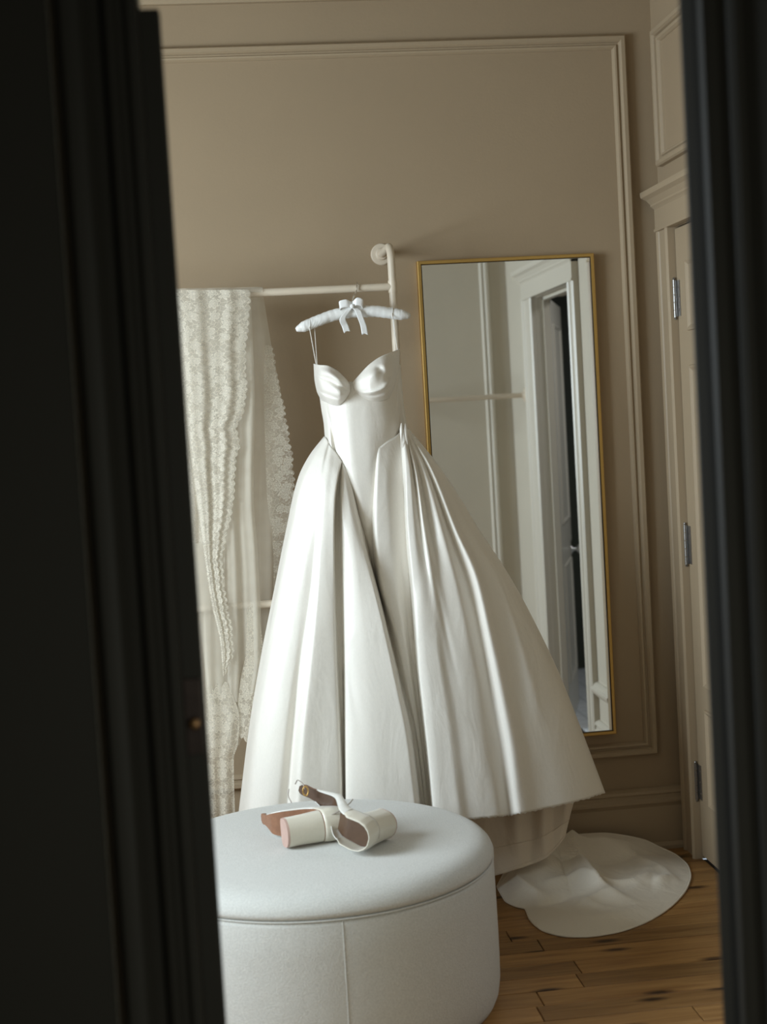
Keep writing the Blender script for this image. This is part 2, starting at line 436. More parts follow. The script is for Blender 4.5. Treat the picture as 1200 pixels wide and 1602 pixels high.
def tiles():
    m, nt, p = new_mat('pale_bathroom_tile')
    tc = N(nt, 'ShaderNodeTexCoord')
    br = N(nt, 'ShaderNodeTexBrick', offset=0.0); br.inputs['Scale'].default_value = 5
    br.inputs['Color1'].default_value = (0.75, 0.77, 0.78, 1); br.inputs['Color2'].default_value = (0.68, 0.71, 0.73, 1); br.inputs['Mortar'].default_value = (0.35, 0.37, 0.38, 1)
    br.inputs['Mortar Size'].default_value = 0.015; br.inputs['Brick Width'].default_value = 0.5; br.inputs['Row Height'].default_value = 0.5
    nt.links.new(tc.outputs['Object'], br.inputs['Vector']); nt.links.new(br.outputs[0], p.inputs['Base Color'])
    p.inputs['Roughness'].default_value = 0.3
    return m
TILE = tiles()

# ------------------------------------------------------------------ room shell
XL, YF, ZC = -3.3, -2.7, 3.12
YH = YF - 0.15                                    # hall face of the front wall
OPX0, OPX1, OPZ = -1.614, -0.79, 2.30            # opening we look through
B_Y0, B_Y1, B_Z = -2.02, -1.28, 2.07              # bathroom doorway in the right wall

struct('wall_back', MB().box(XL - .1, 0.12, 0, 0.12, 0, ZC), WALL)
# right wall: pieces round the closet door recess and the bathroom doorway
C_Y0, C_Y1, C_Z = -0.82, -0.165, 2.115
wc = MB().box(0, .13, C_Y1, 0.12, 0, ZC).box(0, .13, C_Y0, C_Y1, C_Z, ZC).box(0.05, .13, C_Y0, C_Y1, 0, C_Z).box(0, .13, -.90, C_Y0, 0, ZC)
struct('wall_right_shaded', wc, WALL)  # corner end of the right wall, its shade put into the darker colour
wr = MB().box(0, .13, B_Y1, -.90, 0, ZC).box(0, .13, B_Y0, B_Y1, B_Z, ZC).box(0, .065, YF, B_Y0, 0, ZC)
struct('wall_right', wr, WALLW)
WY0, WY1, WZ0, WZ1 = -2.55, -1.15, 1.0, 2.5
wl = MB().box(XL - .12, XL, YF, WY0, 0, ZC).box(XL - .12, XL, WY1, 0.0, 0, ZC).box(XL - .12, XL, WY0, WY1, 0, WZ0).box(XL - .12, XL, WY0, WY1, WZ1, ZC)
struct('wall_left', wl, WALL)
# front wall: the left part is hollow for the sliding door
wf = MB().box(XL - .12, OPX0, YF - .045, YF, 0, ZC).box(XL - .12, OPX0, YH, YF - .105, 0, ZC)
wf.box(OPX1, 0.13, YH, YF, 0, ZC).box(OPX0, OPX1, YH, YF, OPZ, ZC)
struct('wall_front', wf, WALLW)
struct('ceiling', MB().box(XL - .12, .13, YH, .12, ZC, ZC + .1), CEIL)

# floor with single pine boards
floor = struct('floor', MB().box(XL - .1, 0.0, YF, 0.0, -0.06, -0.019).box(0.0, .12, B_Y0, B_Y1, -.06, -.004).box(0.0, .12, C_Y0, C_Y1, -.06, -.004), SUBFLOOR)
PW = 0.095
row = 0; y = 0.0
while y > YF:
    y0 = max(y - PW, YF); x = 0.0
    ln = random.uniform(.35, 1.1)
    while x > XL:
        x0 = max(x - ln, XL)
        if x0 - XL < .2: x0 = XL
        a, b2, c, d, h = x0 + .0012, x - .0012, y0 + .0011, y - .0011, random.uniform(-.0006, .0006)
        e = .0016
        bx_ = [(a, c, -.019), (b2, c, -.019), (b2, d, -.019), (a, d, -.019),
               (a, c, h - e), (b2, c, h - e), (b2, d, h - e), (a, d, h - e),
               (a + e, c + e, h), (b2 - e, c + e, h), (b2 - e, d - e, h), (a + e, d - e, h)]
        cx, cy = (a + b2) / 2, (c + d) / 2
        fs = [(0, 1, 5, 4), (1, 2, 6, 5), (2, 3, 7, 6), (3, 0, 4, 7), (4, 5, 9, 8), (5, 6, 10, 9), (6, 7, 11, 10), (7, 4, 8, 11), (8, 9, 10, 11), (3, 2, 1, 0)]
        pl = mesh_obj('plank', [(q[0] - cx, q[1] - cy, q[2]) for q in bx_], fs, PINE, None, False)
        pl.parent = floor; pl.location = (cx, cy, 0)
        x = x0; ln = random.uniform(.7, 1.5)
    y -= PW; row += 1

# panel mouldings
PROF = [(0, 0), (0, .020), (.005, .026), (.017, .026), (.022, .018), (.024, .009), (.029, .009), (.032, .015), (.038, .014), (.043, .006), (.045, 0)]
XP = -0.096
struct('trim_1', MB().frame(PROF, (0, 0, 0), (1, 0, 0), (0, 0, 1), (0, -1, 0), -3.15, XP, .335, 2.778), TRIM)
struct('trim_2', MB().frame(PROF, (0, YF, 0), (1, 0, 0), (0, 0, 1), (0, 1, 0), -.66, -.095, .335, 2.778), WHITE)
struct('trim_3', MB().frame(PROF, (0, 0, 0), (0, -1, 0), (0, 0, 1), (-1, 0, 0), .06, .90, 2.33, 2.778), TRIM)  # moulding over the closet door, toned down like the wall behind for shade
# picture rail and crown under the ceiling
CR = [(0, 0), (0, .02), (-.02, .024), (-.028, .014), (-.05, .014), (-.06, .03), (-.10, .05), (-.15, .10), (-.17, .12), (-.2, .13), (-.2, 0)]
def crown(name, p0, p1, nrm):
    struct(name, MB().extrude([(b, -a) for a, b in CR], None, nrm, (0, 0, 1), p0, p1), TRIM)
crown('trim_4', (XL, 0, 2.917), (0, 0, 2.917), (0, -1, 0))
crown('trim_5', (0, YF, 2.917), (0, 0, 2.917), (-1, 0, 0))
# baseboards: plain board, cap and shoe moulding
BP = [(0, 0), (.026, 0), (.026, .012), (.020, .022), (.017, .024), (.017, .150), (.021, .158), (.026, .165), (.026, .172), (.018, .180), (.018, .192), (.024, .198), (.022, .207), (.010, .215), (0, .217)]
def baseb(name, p0, p1, nrm, m=None):
    struct(name, MB().extrude(BP, None, nrm, (0, 0, 1), p0, p1), m or TRIM)
baseb('baseboard_back', (XL, 0, 0), (-.003, 0, 0), (0, -1, 0))
baseb('baseboard_right', (0, -1.195, 0), (0, -.935, 0), (-1, 0, 0), WHITE)
baseb('baseboard_front', (-.72, YF, 0), (0, YF, 0), (0, 1, 0))
baseb('baseboard_left', (XL, YF, 0), (XL, 0, 0), (1, 0, 0))
RL = [(0, 0), (.012, .002), (.018, .010), (.030, .020), (.034, .030), (.034, .038), (.022, .046), (.022, .052), (.01, .06), (0, .062)]
struct('trim_6', MB().extrude(RL, None, (-1, 0, 0), (0, 0, 1), (0, -1.195, .318), (0, -.935, .318)), WHITE)

# door casings with frieze and cornice
def casing_strip(mb, y0, y1, z0, z1, p=.028):
    """flat board with a bead on each edge, on the right wall, along z"""
    w = y1 - y0
    pr = [(0, 0), (0, p), (.010, p + .006), (.020, p), (.024, p - .005), (w - .024, p - .005), (w - .020, p - .001), (w - .010, p + .003), (w, p - .004), (w, 0)]
    n = len(pr)
    v = [(-h, y0 + a, z0) for a, h in pr] + [(-h, y0 + a, z1) for a, h in pr]
    f = [(i, (i + 1) % n, n + (i + 1) % n, n + i) for i in range(n)] + [tuple(range(n))[::-1], tuple(range(n, 2 * n))]
    mb.add(v, f)
CORN = [(0, 0), (.030, 0), (.034, .006), (.040, .012), (.040, .018), (.052, .034), (.066, .044), (.068, .052), (.068, .062), (0, .066)]
def casing(name, y0, y1, zh, w0, w1, m, zc=2.19):
    mb = MB()
    casing_strip(mb, y1, y1 + w1, 0, zh + .004); casing_strip(mb, y0 - w0, y0, 0, zh + .004)
    mb.box(-.030, 0, y0 - w0, y1 + w1, zh + .004, zc + .01)
    mb.box(-.034, 0, y0 - w0 - .002, y1 + w1 + .002, zh + .001, zh + .010)
    # cornice with mitred returns
    n = len(CORN); ya, yb = y0 - w0, y1 + w1
    v = [(-a, ya - max(a - .030, 0), zc + b) for a, b in CORN] + [(-a, yb + max(a - .030, 0) * .8, zc + b) for a, b in CORN]
    f = [(i, (i + 1) % n, n + (i + 1) % n, n + i) for i in range(n)] + [tuple(range(n))[::-1], tuple(range(n, 2 * n))]
    mb.add(v, f)
    return struct(name, mb, m)
casing('trim_7', C_Y0, C_Y1, C_Z, .11, .125, TRIM)  # closet casing in the darker tone, dimness painted in
casing('trim_8', B_Y0, B_Y1, B_Z, .19, .085, WHITE, 2.15)
# jamb stops inside the bathroom doorway
struct('trim_9', MB().box(.032, .060, B_Y0, B_Y0 + .013, 0, B_Z).box(.032, .060, B_Y1 - .013, B_Y1, 0, B_Z).box(.032, .060, B_Y0, B_Y1, B_Z - .013, B_Z).box(0, .066, B_Y0 - .004, B_Y0 + .002, 0, B_Z), WHITE)
# white room-side casing of the opening we look through
struct('trim_10', MB().box(OPX1 + .012, OPX1 + .12, YF, YF + .03, 0, OPZ + .1, .005).box(OPX0 - .12, OPX0, YF, YF + .03, 0, OPZ + .1, .005).box(OPX0, OPX1, YF, YF + .03, OPZ, OPZ + .1, .005), WHITE)

# closet door on the right wall beside the corner: leaf, sunk panels, three hinges, knob
d1 = empty('door_1', (0, C_Y1, 0), kind='structure')
lf = MB().box(-.004, .036, C_Y0 + .003, C_Y1 - .003, .012, C_Z - .006, .002)
leaf = lf.build('door_leaf', TRIM, d1)  # leaf coloured darker to stand in for the dim light by the corner
PP = [(0, 0), (.004, .006), (.010, .006), (.016, .001), (.022, -.002 + .003)]
def rw_frame(name, y0, y1, z0, z1, par):
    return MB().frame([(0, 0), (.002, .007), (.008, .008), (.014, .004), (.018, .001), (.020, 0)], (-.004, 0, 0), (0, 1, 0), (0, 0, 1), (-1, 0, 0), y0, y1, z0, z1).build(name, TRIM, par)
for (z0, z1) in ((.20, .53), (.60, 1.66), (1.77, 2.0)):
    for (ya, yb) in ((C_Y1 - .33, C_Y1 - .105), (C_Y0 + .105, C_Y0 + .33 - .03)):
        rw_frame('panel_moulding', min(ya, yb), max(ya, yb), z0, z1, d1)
def hinge(zc, h, par, material=None):
    g = MB(); n = 5
    for k in range(n):
        z0 = zc - h / 2 + h * k / n
        g.tube([(-.012, C_Y1 + .001, z0 + .001), (-.012, C_Y1 + .001, z0 + h / n - .001)], .0065, 10)
    for s in (-1, 1):
        g.lathe([(0, -.008), (.0045, -.006), (.0055, -.002), (.004, 0)] if s < 0 else [(.004, 0), (.0055, .002), (.0045, .006), (0, .008)], 10, Matrix.Translation((-.012, C_Y1 + .001, zc + s * h / 2)))
    k = g.build('hinge', material or STEEL, par, True)
    lv = MB().box(-.0065, -.0035, C_Y1 - .034, C_Y1 + .002, zc - h / 2 + .004, zc + h / 2 - .004)
    for i in range(3):
        zz = zc + (i - 1) * h * .3
        lv.lathe([(.0045, 0), (.004, .0015), (0, .002)], 10, Matrix.Translation((-.0065, C_Y1 - .022, zz)) @ Matrix.Rotation(-pi / 2, 4, 'Y'))
    o = lv.build('hinge_leaf', STEEL, k)
    return k
hinge(1.882, .125, d1); hinge(1.067, .135, d1); hinge(.266, .125, d1)
def knob_at(par, Mx, rose=True, material=CHROME):
    k = MB().lathe([(.0, .062), (.014, .060), (.024, .052), (.027, .044), (.024, .035), (.013, .027), (.008, .020), (.008, .012), (.013, .007), (.024, .003), (.025, 0)], 24, Mx)
    return k.build('knob', material, par, True, 60)
knob_at(d1, Matrix.Translation((-.004, C_Y0 + .07, .925)) @ Matrix.Rotation(-pi / 2, 4, 'Y'), material=DARKM)

# bathroom behind the doorway
BATHW = plain('dark_green_paint', (.05, .055, .04), .6, .3, noise=.05, scale=4)
bl_ = bpy.data.lights.new('bathroom_fill', 'AREA'); bl_.size = .6; bl_.energy = 16; bl_.color = (.95, .97, 1.0)  # unseen lamp added overhead to brighten the door leaf and tiles
bo_ = bpy.data.objects.new('bathroom_fill', bl_); COL.objects.link(bo_); bo_.location = (1.0, -1.5, 2.45)
struct('floor_bathroom', MB().box(.122, 1.9, -3.6, -.9, -.05, 0).box(.064, .122, -2.7, B_Y0, -.05, 0), TILE)
struct('wall_bathroom', MB().box(1.9, 2.0, -3.6, -.9, 0, 2.5).box(.13, 1.9, -3.7, -3.6, 0, 2.5).box(.13, 1.9, -.95, -.85, 0, 2.5).box(.064, 2.0, -3.6, -.9, 2.5, 2.6).box(.10, .13, -3.6, -2.7, 0, 2.5), BATHW)
ANG = 0.31
d2 = empty('door_2', (.066, B_Y0 + .002, 0), kind='structure')
M2 = Matrix.Translation((.066, B_Y0 + .002, 0)) @ Matrix.Rotation(-pi / 2 + ANG, 4, 'Z')
def xf(mb, M): mb.v = [tuple(M @ Vector(q)) for q in mb.v]; return mb
xf(MB().box(0, .655, -.035, 0, .01, B_Z - .008, .002), M2).build('door_leaf', WHITE, d2)
for (z0, z1) in ((.2, .78), (.98, 1.95)):
    xf(MB().frame([(0, 0), (.002, .007), (.008, .008), (.016, .003), (.02, 0)], (0, 0, 0), (1, 0, 0), (0, 0, 1), (0, 1, 0), .11, .54, z0, z1), M2).build('panel_moulding', WHITE, d2)
pl = MB().box(.555, .605, 0, .004, .70, .86, .0015)
plate = xf(pl, M2).build('escutcheon', CHROME, d2)
xf(MB().box(.573, .587, .0035, .0048, .725, .755), M2).build('keyhole', DARKM, plate)
knob_at(d2, M2 @ Matrix.Translation((.58, .004, .815)) @ Matrix.Rotation(-pi / 2, 4, 'X'))
t = tag(MB().box(.16, .50, -1.98, -1.72, 0.0, .018, .006).build('bath_mat', plain('teal_terry', (.05, .13, .16), .9, noise=.2, scale=90, bump=.5, bscale=200), None, True),
        'small teal mat on the pale bathroom floor, seen in the mirror', 'mat')

# window in the left wall, the source of the daylight
w1 = tag(MB().box(XL - .12, XL, WY0, WY0 + .05, WZ0, WZ1, .004).box(XL - .12, XL, WY1 - .05, WY1, WZ0, WZ1, .004).box(XL - .12, XL, WY0, WY1, WZ0, WZ0 + .05, .004).box(XL - .12, XL, WY0, WY1, WZ1 - .05, WZ1, .004).build('window_1', TRIM), kind='structure')
MB().box(XL - .08, XL - .04, WY0 + .05, WY1 - .05, 1.56, 1.60, .003).build('sash_rail', TRIM, w1)

# ------------------------------------------------------------------ dark hall side of the opening
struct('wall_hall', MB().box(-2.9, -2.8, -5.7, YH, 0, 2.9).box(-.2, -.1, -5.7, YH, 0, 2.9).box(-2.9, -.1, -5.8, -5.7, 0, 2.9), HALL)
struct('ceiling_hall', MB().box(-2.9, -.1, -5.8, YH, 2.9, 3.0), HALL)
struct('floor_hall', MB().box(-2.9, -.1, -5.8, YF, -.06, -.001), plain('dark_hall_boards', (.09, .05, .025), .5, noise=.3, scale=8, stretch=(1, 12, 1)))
def hall_casing(x_in, sgn, name):
    """moulded casing along the opening, sgn = direction away from the opening"""
    pr = [(0, 0), (0, .014), (.006, .018), (.014, .018), (.020, .011), (.029, .010), (.033, .022), (.039, .027), (.046, .022), (.050, .011), (.064, .009), (.069, .022), (.077, .033), (.088, .037), (.100, .036), (.106, .028), (.106, 0)]
    n = len(pr)
    v = [(x_in + sgn * a, YH - h, 0) for a, h in pr] + [(x_in + sgn * a, YH - h, OPZ + .13) for a, h in pr]
    f = [(i, (i + 1) % n, n + (i + 1) % n, n + i) for i in range(n)] + [tuple(range(n))[::-1], tuple(range(n, 2 * n))]
    return struct(name, MB().add(v, f), DARK, True, 25)
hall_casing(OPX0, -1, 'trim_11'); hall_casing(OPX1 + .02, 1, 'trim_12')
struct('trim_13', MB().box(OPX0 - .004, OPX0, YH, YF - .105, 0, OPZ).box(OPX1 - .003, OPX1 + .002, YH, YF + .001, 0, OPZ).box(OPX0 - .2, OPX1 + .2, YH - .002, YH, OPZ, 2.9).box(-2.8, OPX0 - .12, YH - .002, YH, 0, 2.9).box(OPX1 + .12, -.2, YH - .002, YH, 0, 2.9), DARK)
RX, RA = -.866, math.radians(48)
M4 = Matrix.Translation((RX, YH - .022, 0)) @ Matrix.Rotation(RA, 4, 'Z')
d4 = empty('door_4', (RX, YH - .022, 0), kind='structure')
def xf(mb, M): mb.v = [tuple(M @ Vector(q)) for q in mb.v]; return mb
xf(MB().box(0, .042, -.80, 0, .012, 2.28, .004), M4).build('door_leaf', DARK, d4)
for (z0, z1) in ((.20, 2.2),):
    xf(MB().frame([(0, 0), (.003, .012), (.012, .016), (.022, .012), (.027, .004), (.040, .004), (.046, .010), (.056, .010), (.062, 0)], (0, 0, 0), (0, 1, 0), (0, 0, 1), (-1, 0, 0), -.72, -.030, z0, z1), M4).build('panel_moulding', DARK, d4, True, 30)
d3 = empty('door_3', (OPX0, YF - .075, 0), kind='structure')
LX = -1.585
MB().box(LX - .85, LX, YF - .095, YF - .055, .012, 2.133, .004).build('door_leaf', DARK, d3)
MB().box(LX - .03, LX - .004, YF - .099, YF - .094, 1.08, 1.19, .0015).build('latch_plate', DARKM, d3)
MB().lathe([(.009, 0), (.009, .004), (.006, .008), (0, .009)], 16, Matrix.Translation((LX - .017, YF - .098, 1.125)) @ Matrix.Rotation(pi / 2, 4, 'X')).build('latch_pull', BRONZE, d3, True)

# ------------------------------------------------------------------ wall mirror
MX0, MX1, MZ0, MZ1 = -.843, -.243, .419, 2.057
mir = empty('wall_mirror', ((MX0 + MX1) / 2, 0, MZ0), 'tall rectangular mirror in a thin brass frame on the panelled wall', 'mirror')
FW = .013
FP = [(0, 0), (0, .032), (.002, .034), (FW - .002, .034), (FW, .031), (FW, .024), (FW, 0)]
MB().frame(FP, (0, 0, 0), (1, 0, 0), (0, 0, 1), (0, -1, 0), MX0, MX1, MZ0, MZ1).build('frame', GOLD, mir)
MB().frame([(FW, .026), (FW, .0335), (FW + .0012, .0335), (FW + .0012, .026)], (0, 0, 0), (1, 0, 0), (0, 0, 1), (0, -1, 0), MX0, MX1, MZ0, MZ1).build('inner_edge', DARKM, mir)
MB().box(MX0 + FW, MX1 - FW, -.030, -.027, MZ0 + FW, MZ1 - FW).build('mirror_glass', MIRR, mir)

# ------------------------------------------------------------------ white pipe clothes rack on the back wall
RY = -.25
rk = empty('clothes_rack', (-.955, RY, 0), 'cream pipe clothes rack fixed to the panelled wall beside the mirror', 'rack')
PR = .0125
xs = -.957
post = [(xs, 0 - .012, 2.088), (xs, -.10, 2.088), (xs, RY + .05, 2.088)]
for k in range(1, 9):
    a = pi / 2 * k / 8; post.append((xs, RY + .05 - .05 * sin(a), 2.038 + .05 * cos(a)))
post += [(xs, RY, 1.5), (xs, RY, .8), (xs, RY, .012)]
MB().tube(post, PR, 16).build('post', PIPE, rk, True)
XLR = -2.75
post2 = [(XLR + (p[0] - xs), p[1], p[2]) for p in post]
MB().tube(post2, PR, 16).build('post', PIPE, rk, True)
fl = [(.036, 0), (.036, .004), (.033, .007), (.021, .008), (.019, .014), (.0165, .016), (.0135, .016)]
for xx in (xs, XLR):
    MB().lathe(fl, 32, Matrix.Translation((xx, 0, 2.088)) @ Matrix.Rotation(pi / 2, 4, 'X')).build('wall_flange', PIPE, rk, True, 30)
    MB().lathe([(.03, 0), (.03, .005), (.018, .009), (.0165, .02), (.013, .02)], 24, Matrix.Translation((xx, RY, 0))).build('floor_flange', PIPE, rk, True, 30)
MB().tube([(xs, RY, 1.9575), (-1.7, RY, 1.9595), (XLR, RY, 1.9605)], PR, 16).build('top_rail', PIPE, rk, True)
MB().tube([(xs, RY, .978), (XLR, RY, .978)], PR, 16).build('lower_rail', PIPE, rk, True)
for xx in (xs, XLR):
    for zz in (1.9575, .978):
        MB().tube([(xx, RY, zz - .019), (xx, RY, zz + .019)], .0145, 16).build('tee_fitting', PIPE, rk, True)

# rail over the far end of the room, seen in the mirror
r2 = empty('clothes_rail', (-.03, -2.36, 1.618), 'cream pipe rail fixed to the side wall, seen in the mirror', 'rail')
pp = [(-.012, -2.36, 1.618), (-.4, -2.36, 1.618), (-.63, -2.36, 1.618)]
for k in range(1, 7):
    a = pi / 2 * k / 6; pp.append((-.63 - .04 * sin(a), -2.40 + .04 * cos(a), 1.618))
pp.append((-.67, YF + .012, 1.618))
MB().tube(pp, PR, 14).build('rail', PIPE, r2, True)
MB().lathe(fl, 28, Matrix.Translation((0, -2.36, 1.618)) @ Matrix.Rotation(-pi / 2, 4, 'Y')).build('wall_flange', PIPE, r2, True, 30)
MB().lathe(fl, 28, Matrix.Translation((-.67, YF, 1.618)) @ Matrix.Rotation(-pi / 2, 4, 'X')).build('wall_flange', PIPE, r2, True, 30)

# ------------------------------------------------------------------ padded hanger with ribbon bow
HY = -.30
hg = empty('padded_hanger', tuple(at(555, 489, HY)), 'white padded satin hanger with a ribbon bow on the rack', 'hanger')
hp = resample(px([(463, 516), (478, 510), (500, 501), (527, 492), (555, 487.5), (585, 487), (612, 490), (632, 493), (642, 494.5)], HY), 60)
rr = [.019 * min(1, (i / 5 + .12) ** .5, ((59 - i) / 5 + .12) ** .5) * (1 - .12 * abs(i - 29) / 30) * (1 + .03 * sin(i * 2.1)) for i in range(60)]
MB().tube(hp, rr, 18).build('padding', HSATIN, hg, True, 80)
hk = px([(552, 484), (552, 472), (554, 463), (556, 456)], HY)
q0 = at(558, 450, HY)
zt = 1.9575 + PR + .002
hk = [at(552, 484, HY), at(551.5, 472, HY), at(554, 463, HY + .002)]
cx0 = at(557, 452, RY)[0]
for k in range(0, 11):
    a = -0.35 + (pi + .9) * k / 10
    hk.append((hk[2][0] + .012 + .01 * k / 10, RY - cos(a) * .0195, 1.9575 + sin(a) * .0195))
MB().tube(resample(hk, 50), .0026, 8).build('hook', CHROME, hg, True)
# groove lines of the strap notches
for (gx, gy) in ((484.5, 507.5), (613, 490)):
    c = at(gx, gy, HY); MB().tube([c + np.array([.002 * cos(a), (.0182) * sin(a), .0182 * cos(a)]) for a in np.linspace(0, 2 * pi, 24, endpoint=False)], .0008, 6, True).build('stitch', HSATIN, hg, True)
# ribbon
def ribbon(path, width, wdir, name, notch=False, thick=.0012):
    P = resample(path, 26); G = []
    w = np.array(wdir, float); w /= np.linalg.norm(w)
    nu = 7
    for i, p in enumerate(P):
        rowp = []
        for k in range(nu):
            s = k / (nu - 1) - .5; q = p + w * width * s
            if notch and i > 20:
                q = q + (P[-1] - P[-2]) * (abs(s) - .25) * 2.2 * (i - 20) / 5
            rowp.append(q)
        G.append(rowp)
    return grid_obj(name, np.array(G), RIBBON, hg, thick)
bz = at(552, 477, HY - .022)
def b(x, y, dy=0.0): return at(x, y, HY - .022 + dy)
for s in (-1, 1):
    ex = 532 if s < 0 else 567; ey = 478 if s < 0 else 475
    lp = [b(551, 478), b((551 + ex) / 2, ey - 3.5, -.012), b(ex, ey - 1, -.008), b(ex + s * 1.0, ey + 1, .0), b(ex, ey + 2, .008), b((551 + ex) / 2, ey + 4, .008), b(551, 479)]
    ribbon(lp, .024, (0.12 * s, -.25, 1), 'bow_loop')
MB().lathe([(0, -.007), (.005, -.006), (.0075, 0), (.005, .006), (0, .007)], 16, Matrix.Translation(b(551, 479, -.006))).build('bow_knot', RIBBON, hg, True)
ribbon([b(549, 480), b(543, 488, -.006), b(536, 500, -.003), b(540, 510, .006), b(543, 519, .006)], .021, (1, .1, .25), 'bow_tail', True)
ribbon([b(552, 480), b(560, 486, -.006), b(564, 497, -.003), b(569, 511, .004), b(571, 523, .006)], .020, (1, .1, -.1), 'bow_tail', True)

# ------------------------------------------------------------------ wedding gown
gw = empty('wedding_gown', (-1.1, -.38, 0), 'ivory satin strapless wedding gown with full skirt hanging from padded hanger', 'dress')
# bodice, front lines from the left side seam to the right one, then the back
bl = [
    [(497, 596, -.35), (503, 640, -.35), (507, 665, -.355), (508.5, 684, -.36)],
    [(503, 592, -.40), (511, 640, -.40), (516, 665, -.41), (519, 700, -.425)],
    [(520, 594, -.44), (528, 640, -.445), (532, 670, -.45), (536, 724, -.450), (551, 775, -.44), (567, 840, -.41), (585, 905, -.375)],
    [(545, 597, -.455), (550, 640, -.465), (553, 685, -.47), (558, 745, -.472), (568, 790, -.462), (579, 850, -.43), (589, 910, -.38)],
    [(565, 597, -.46), (570, 640, -.465), (573, 685, -.47), (577, 740, -.47), (581, 790, -.458), (585, 850, -.428), (591, 910, -.38)],
    [(595, 588, -.445), (597, 640, -.45), (598, 668, -.455), (595, 720, -.455), (592, 790, -.445), (591, 850, -.42), (594, 910, -.38)],
    [(614, 578, -.41), (617, 640, -.415), (619, 660, -.42), (620, 700, -.42), (612, 790, -.40), (604, 850, -.38), (600, 910, -.36)],
    [(622, 570, -.365), (627, 620, -.365), (630, 645, -.365), (634, 670, -.37)],
    [(626, 572, -.31), (630, 620, -.31), (633, 645, -.31), (638, 672, -.31)],
    [(606, 594, -.278), (608, 620, -.28), (610, 645, -.278), (612, 690, -.276)],
    [(566, 597, -.275), (568, 620, -.275), (568, 645, -.275), (568, 700, -.275)],
    [(522, 599, -.278), (528, 620, -.28), (530, 645, -.278), (528, 700, -.276)],
    [(502, 598, -.31), (507, 640, -.31), (510, 665, -.31), (511, 686, -.31)],
]
G = loft([px(l) for l in bl], 60, 180, closed=True)
bod = grid_obj('bodice', G, SATIN, gw, .002)
# princess seams
for (a, c) in (((568, 628), (578, 735)), ((517, 634), (530, 706)), ((597, 628), (596, 690))):
    k0 = int(60 * .3)
    best = []
    for s in np.linspace(0, 1, 14):
        xx, yy = a[0] + (c[0] - a[0]) * s, a[1] + (c[1] - a[1]) * s
        d0 = ray(xx, yy); P = G[:, :110].reshape(-1, 3); r_ = P - CAM; dn = d0 / np.linalg.norm(d0)
        dist = np.linalg.norm(r_ - np.outer(r_ @ dn, dn), axis=1); i = dist.argmin(); best.append(P[i] + np.array([0, -.0006, 0]))
    MB().tube(resample(best, 14), .0005, 6).build('seam', SATIN, gw, True)

def cup(lines, creases, name):
    G = loft([px(l) for l in lines], 40, 60)
    nv, nu, _ = G.shape
    V, U = np.meshgrid(np.linspace(0, 1, nv), np.linspace(0, 1, nu), indexing='ij')
    for (u0, v0, u1, v1, w, dpt) in creases:
        t = np.clip(((U - u0) * (u1 - u0) + (V - v0) * (v1 - v0)) / ((u1 - u0)**2 + (v1 - v0)**2), 0, 1)
        d2_ = (U - u0 - t * (u1 - u0))**2 + (V - v0 - t * (v1 - v0))**2
        G[:, :, 1] += dpt * np.exp(-d2_ / (2 * w * w)) * np.sin(pi * np.clip(t * .8 + .15, 0, 1))
    return grid_obj(name, G, SATIN, gw, .002)
cup([
    [(491, 569, -.35), (492, 590, -.36), (496, 612, -.36), (503, 626, -.36)],
    [(500, 571, -.425), (501, 592, -.455), (505, 614, -.45), (511, 629, -.425)],
    [(512, 572, -.455), (515, 590, -.50), (518, 612, -.50), (520, 633, -.447)],
    [(526, 579, -.465), (529, 595, -.51), (531, 614, -.515), (529, 634, -.455)],
    [(538, 590, -.468), (541, 601, -.49), (541, 615, -.49), (537, 629, -.46)],
    [(547, 600, -.458), (548, 604, -.462), (548, 610, -.462), (546, 617, -.46)]],
    [(.30, .30, .92, .50, .035, .020), (.25, .68, .80, .74, .04, .016), (.35, .12, .8, .35, .06, -.006)], 'bust_cup')
cup([
    [(551, 599, -.458), (552, 602, -.462), (553, 606, -.462), (555, 612, -.46)],
    [(562, 587, -.47), (565, 597, -.49), (567, 608, -.49), (570, 623, -.462)],
    [(577, 571, -.468), (580, 590, -.51), (582, 606, -.51), (585, 628, -.457)],
    [(594, 559, -.455), (597, 582, -.505), (599, 604, -.505), (601, 626, -.447)],
    [(610, 552, -.42), (612, 578, -.46), (613, 600, -.46), (612, 617, -.42)],
    [(625, 546, -.345), (624, 572, -.36), (622, 590, -.36), (619, 606, -.37)]],
    [(.18, .72, .62, .58, .035, -.016), (.18, .80, .66, .72, .04, .012), (.36, .22, .46, .42, .03, .014), (.28, .25, .34, .5, .04, -.008)], 'bust_cup')
# straps: a loop over each end of the hanger
def strap(a, b_, c, d_):
    MB().tube(resample([at(*a), at(*b_)], 6), .0013, 6).build('strap', SATIN, gw, True)
    MB().tube(resample([at(*c), at(*d_)], 6), .0010, 6).build('strap', SATIN, gw, True)
strap((484, 512, -.318), (495, 572, -.372), (492, 510, -.284), (498, 598, -.30))
strap((613, 490, -.318), (622, 549, -.352), (614.5, 490, -.284), (625, 574, -.30))

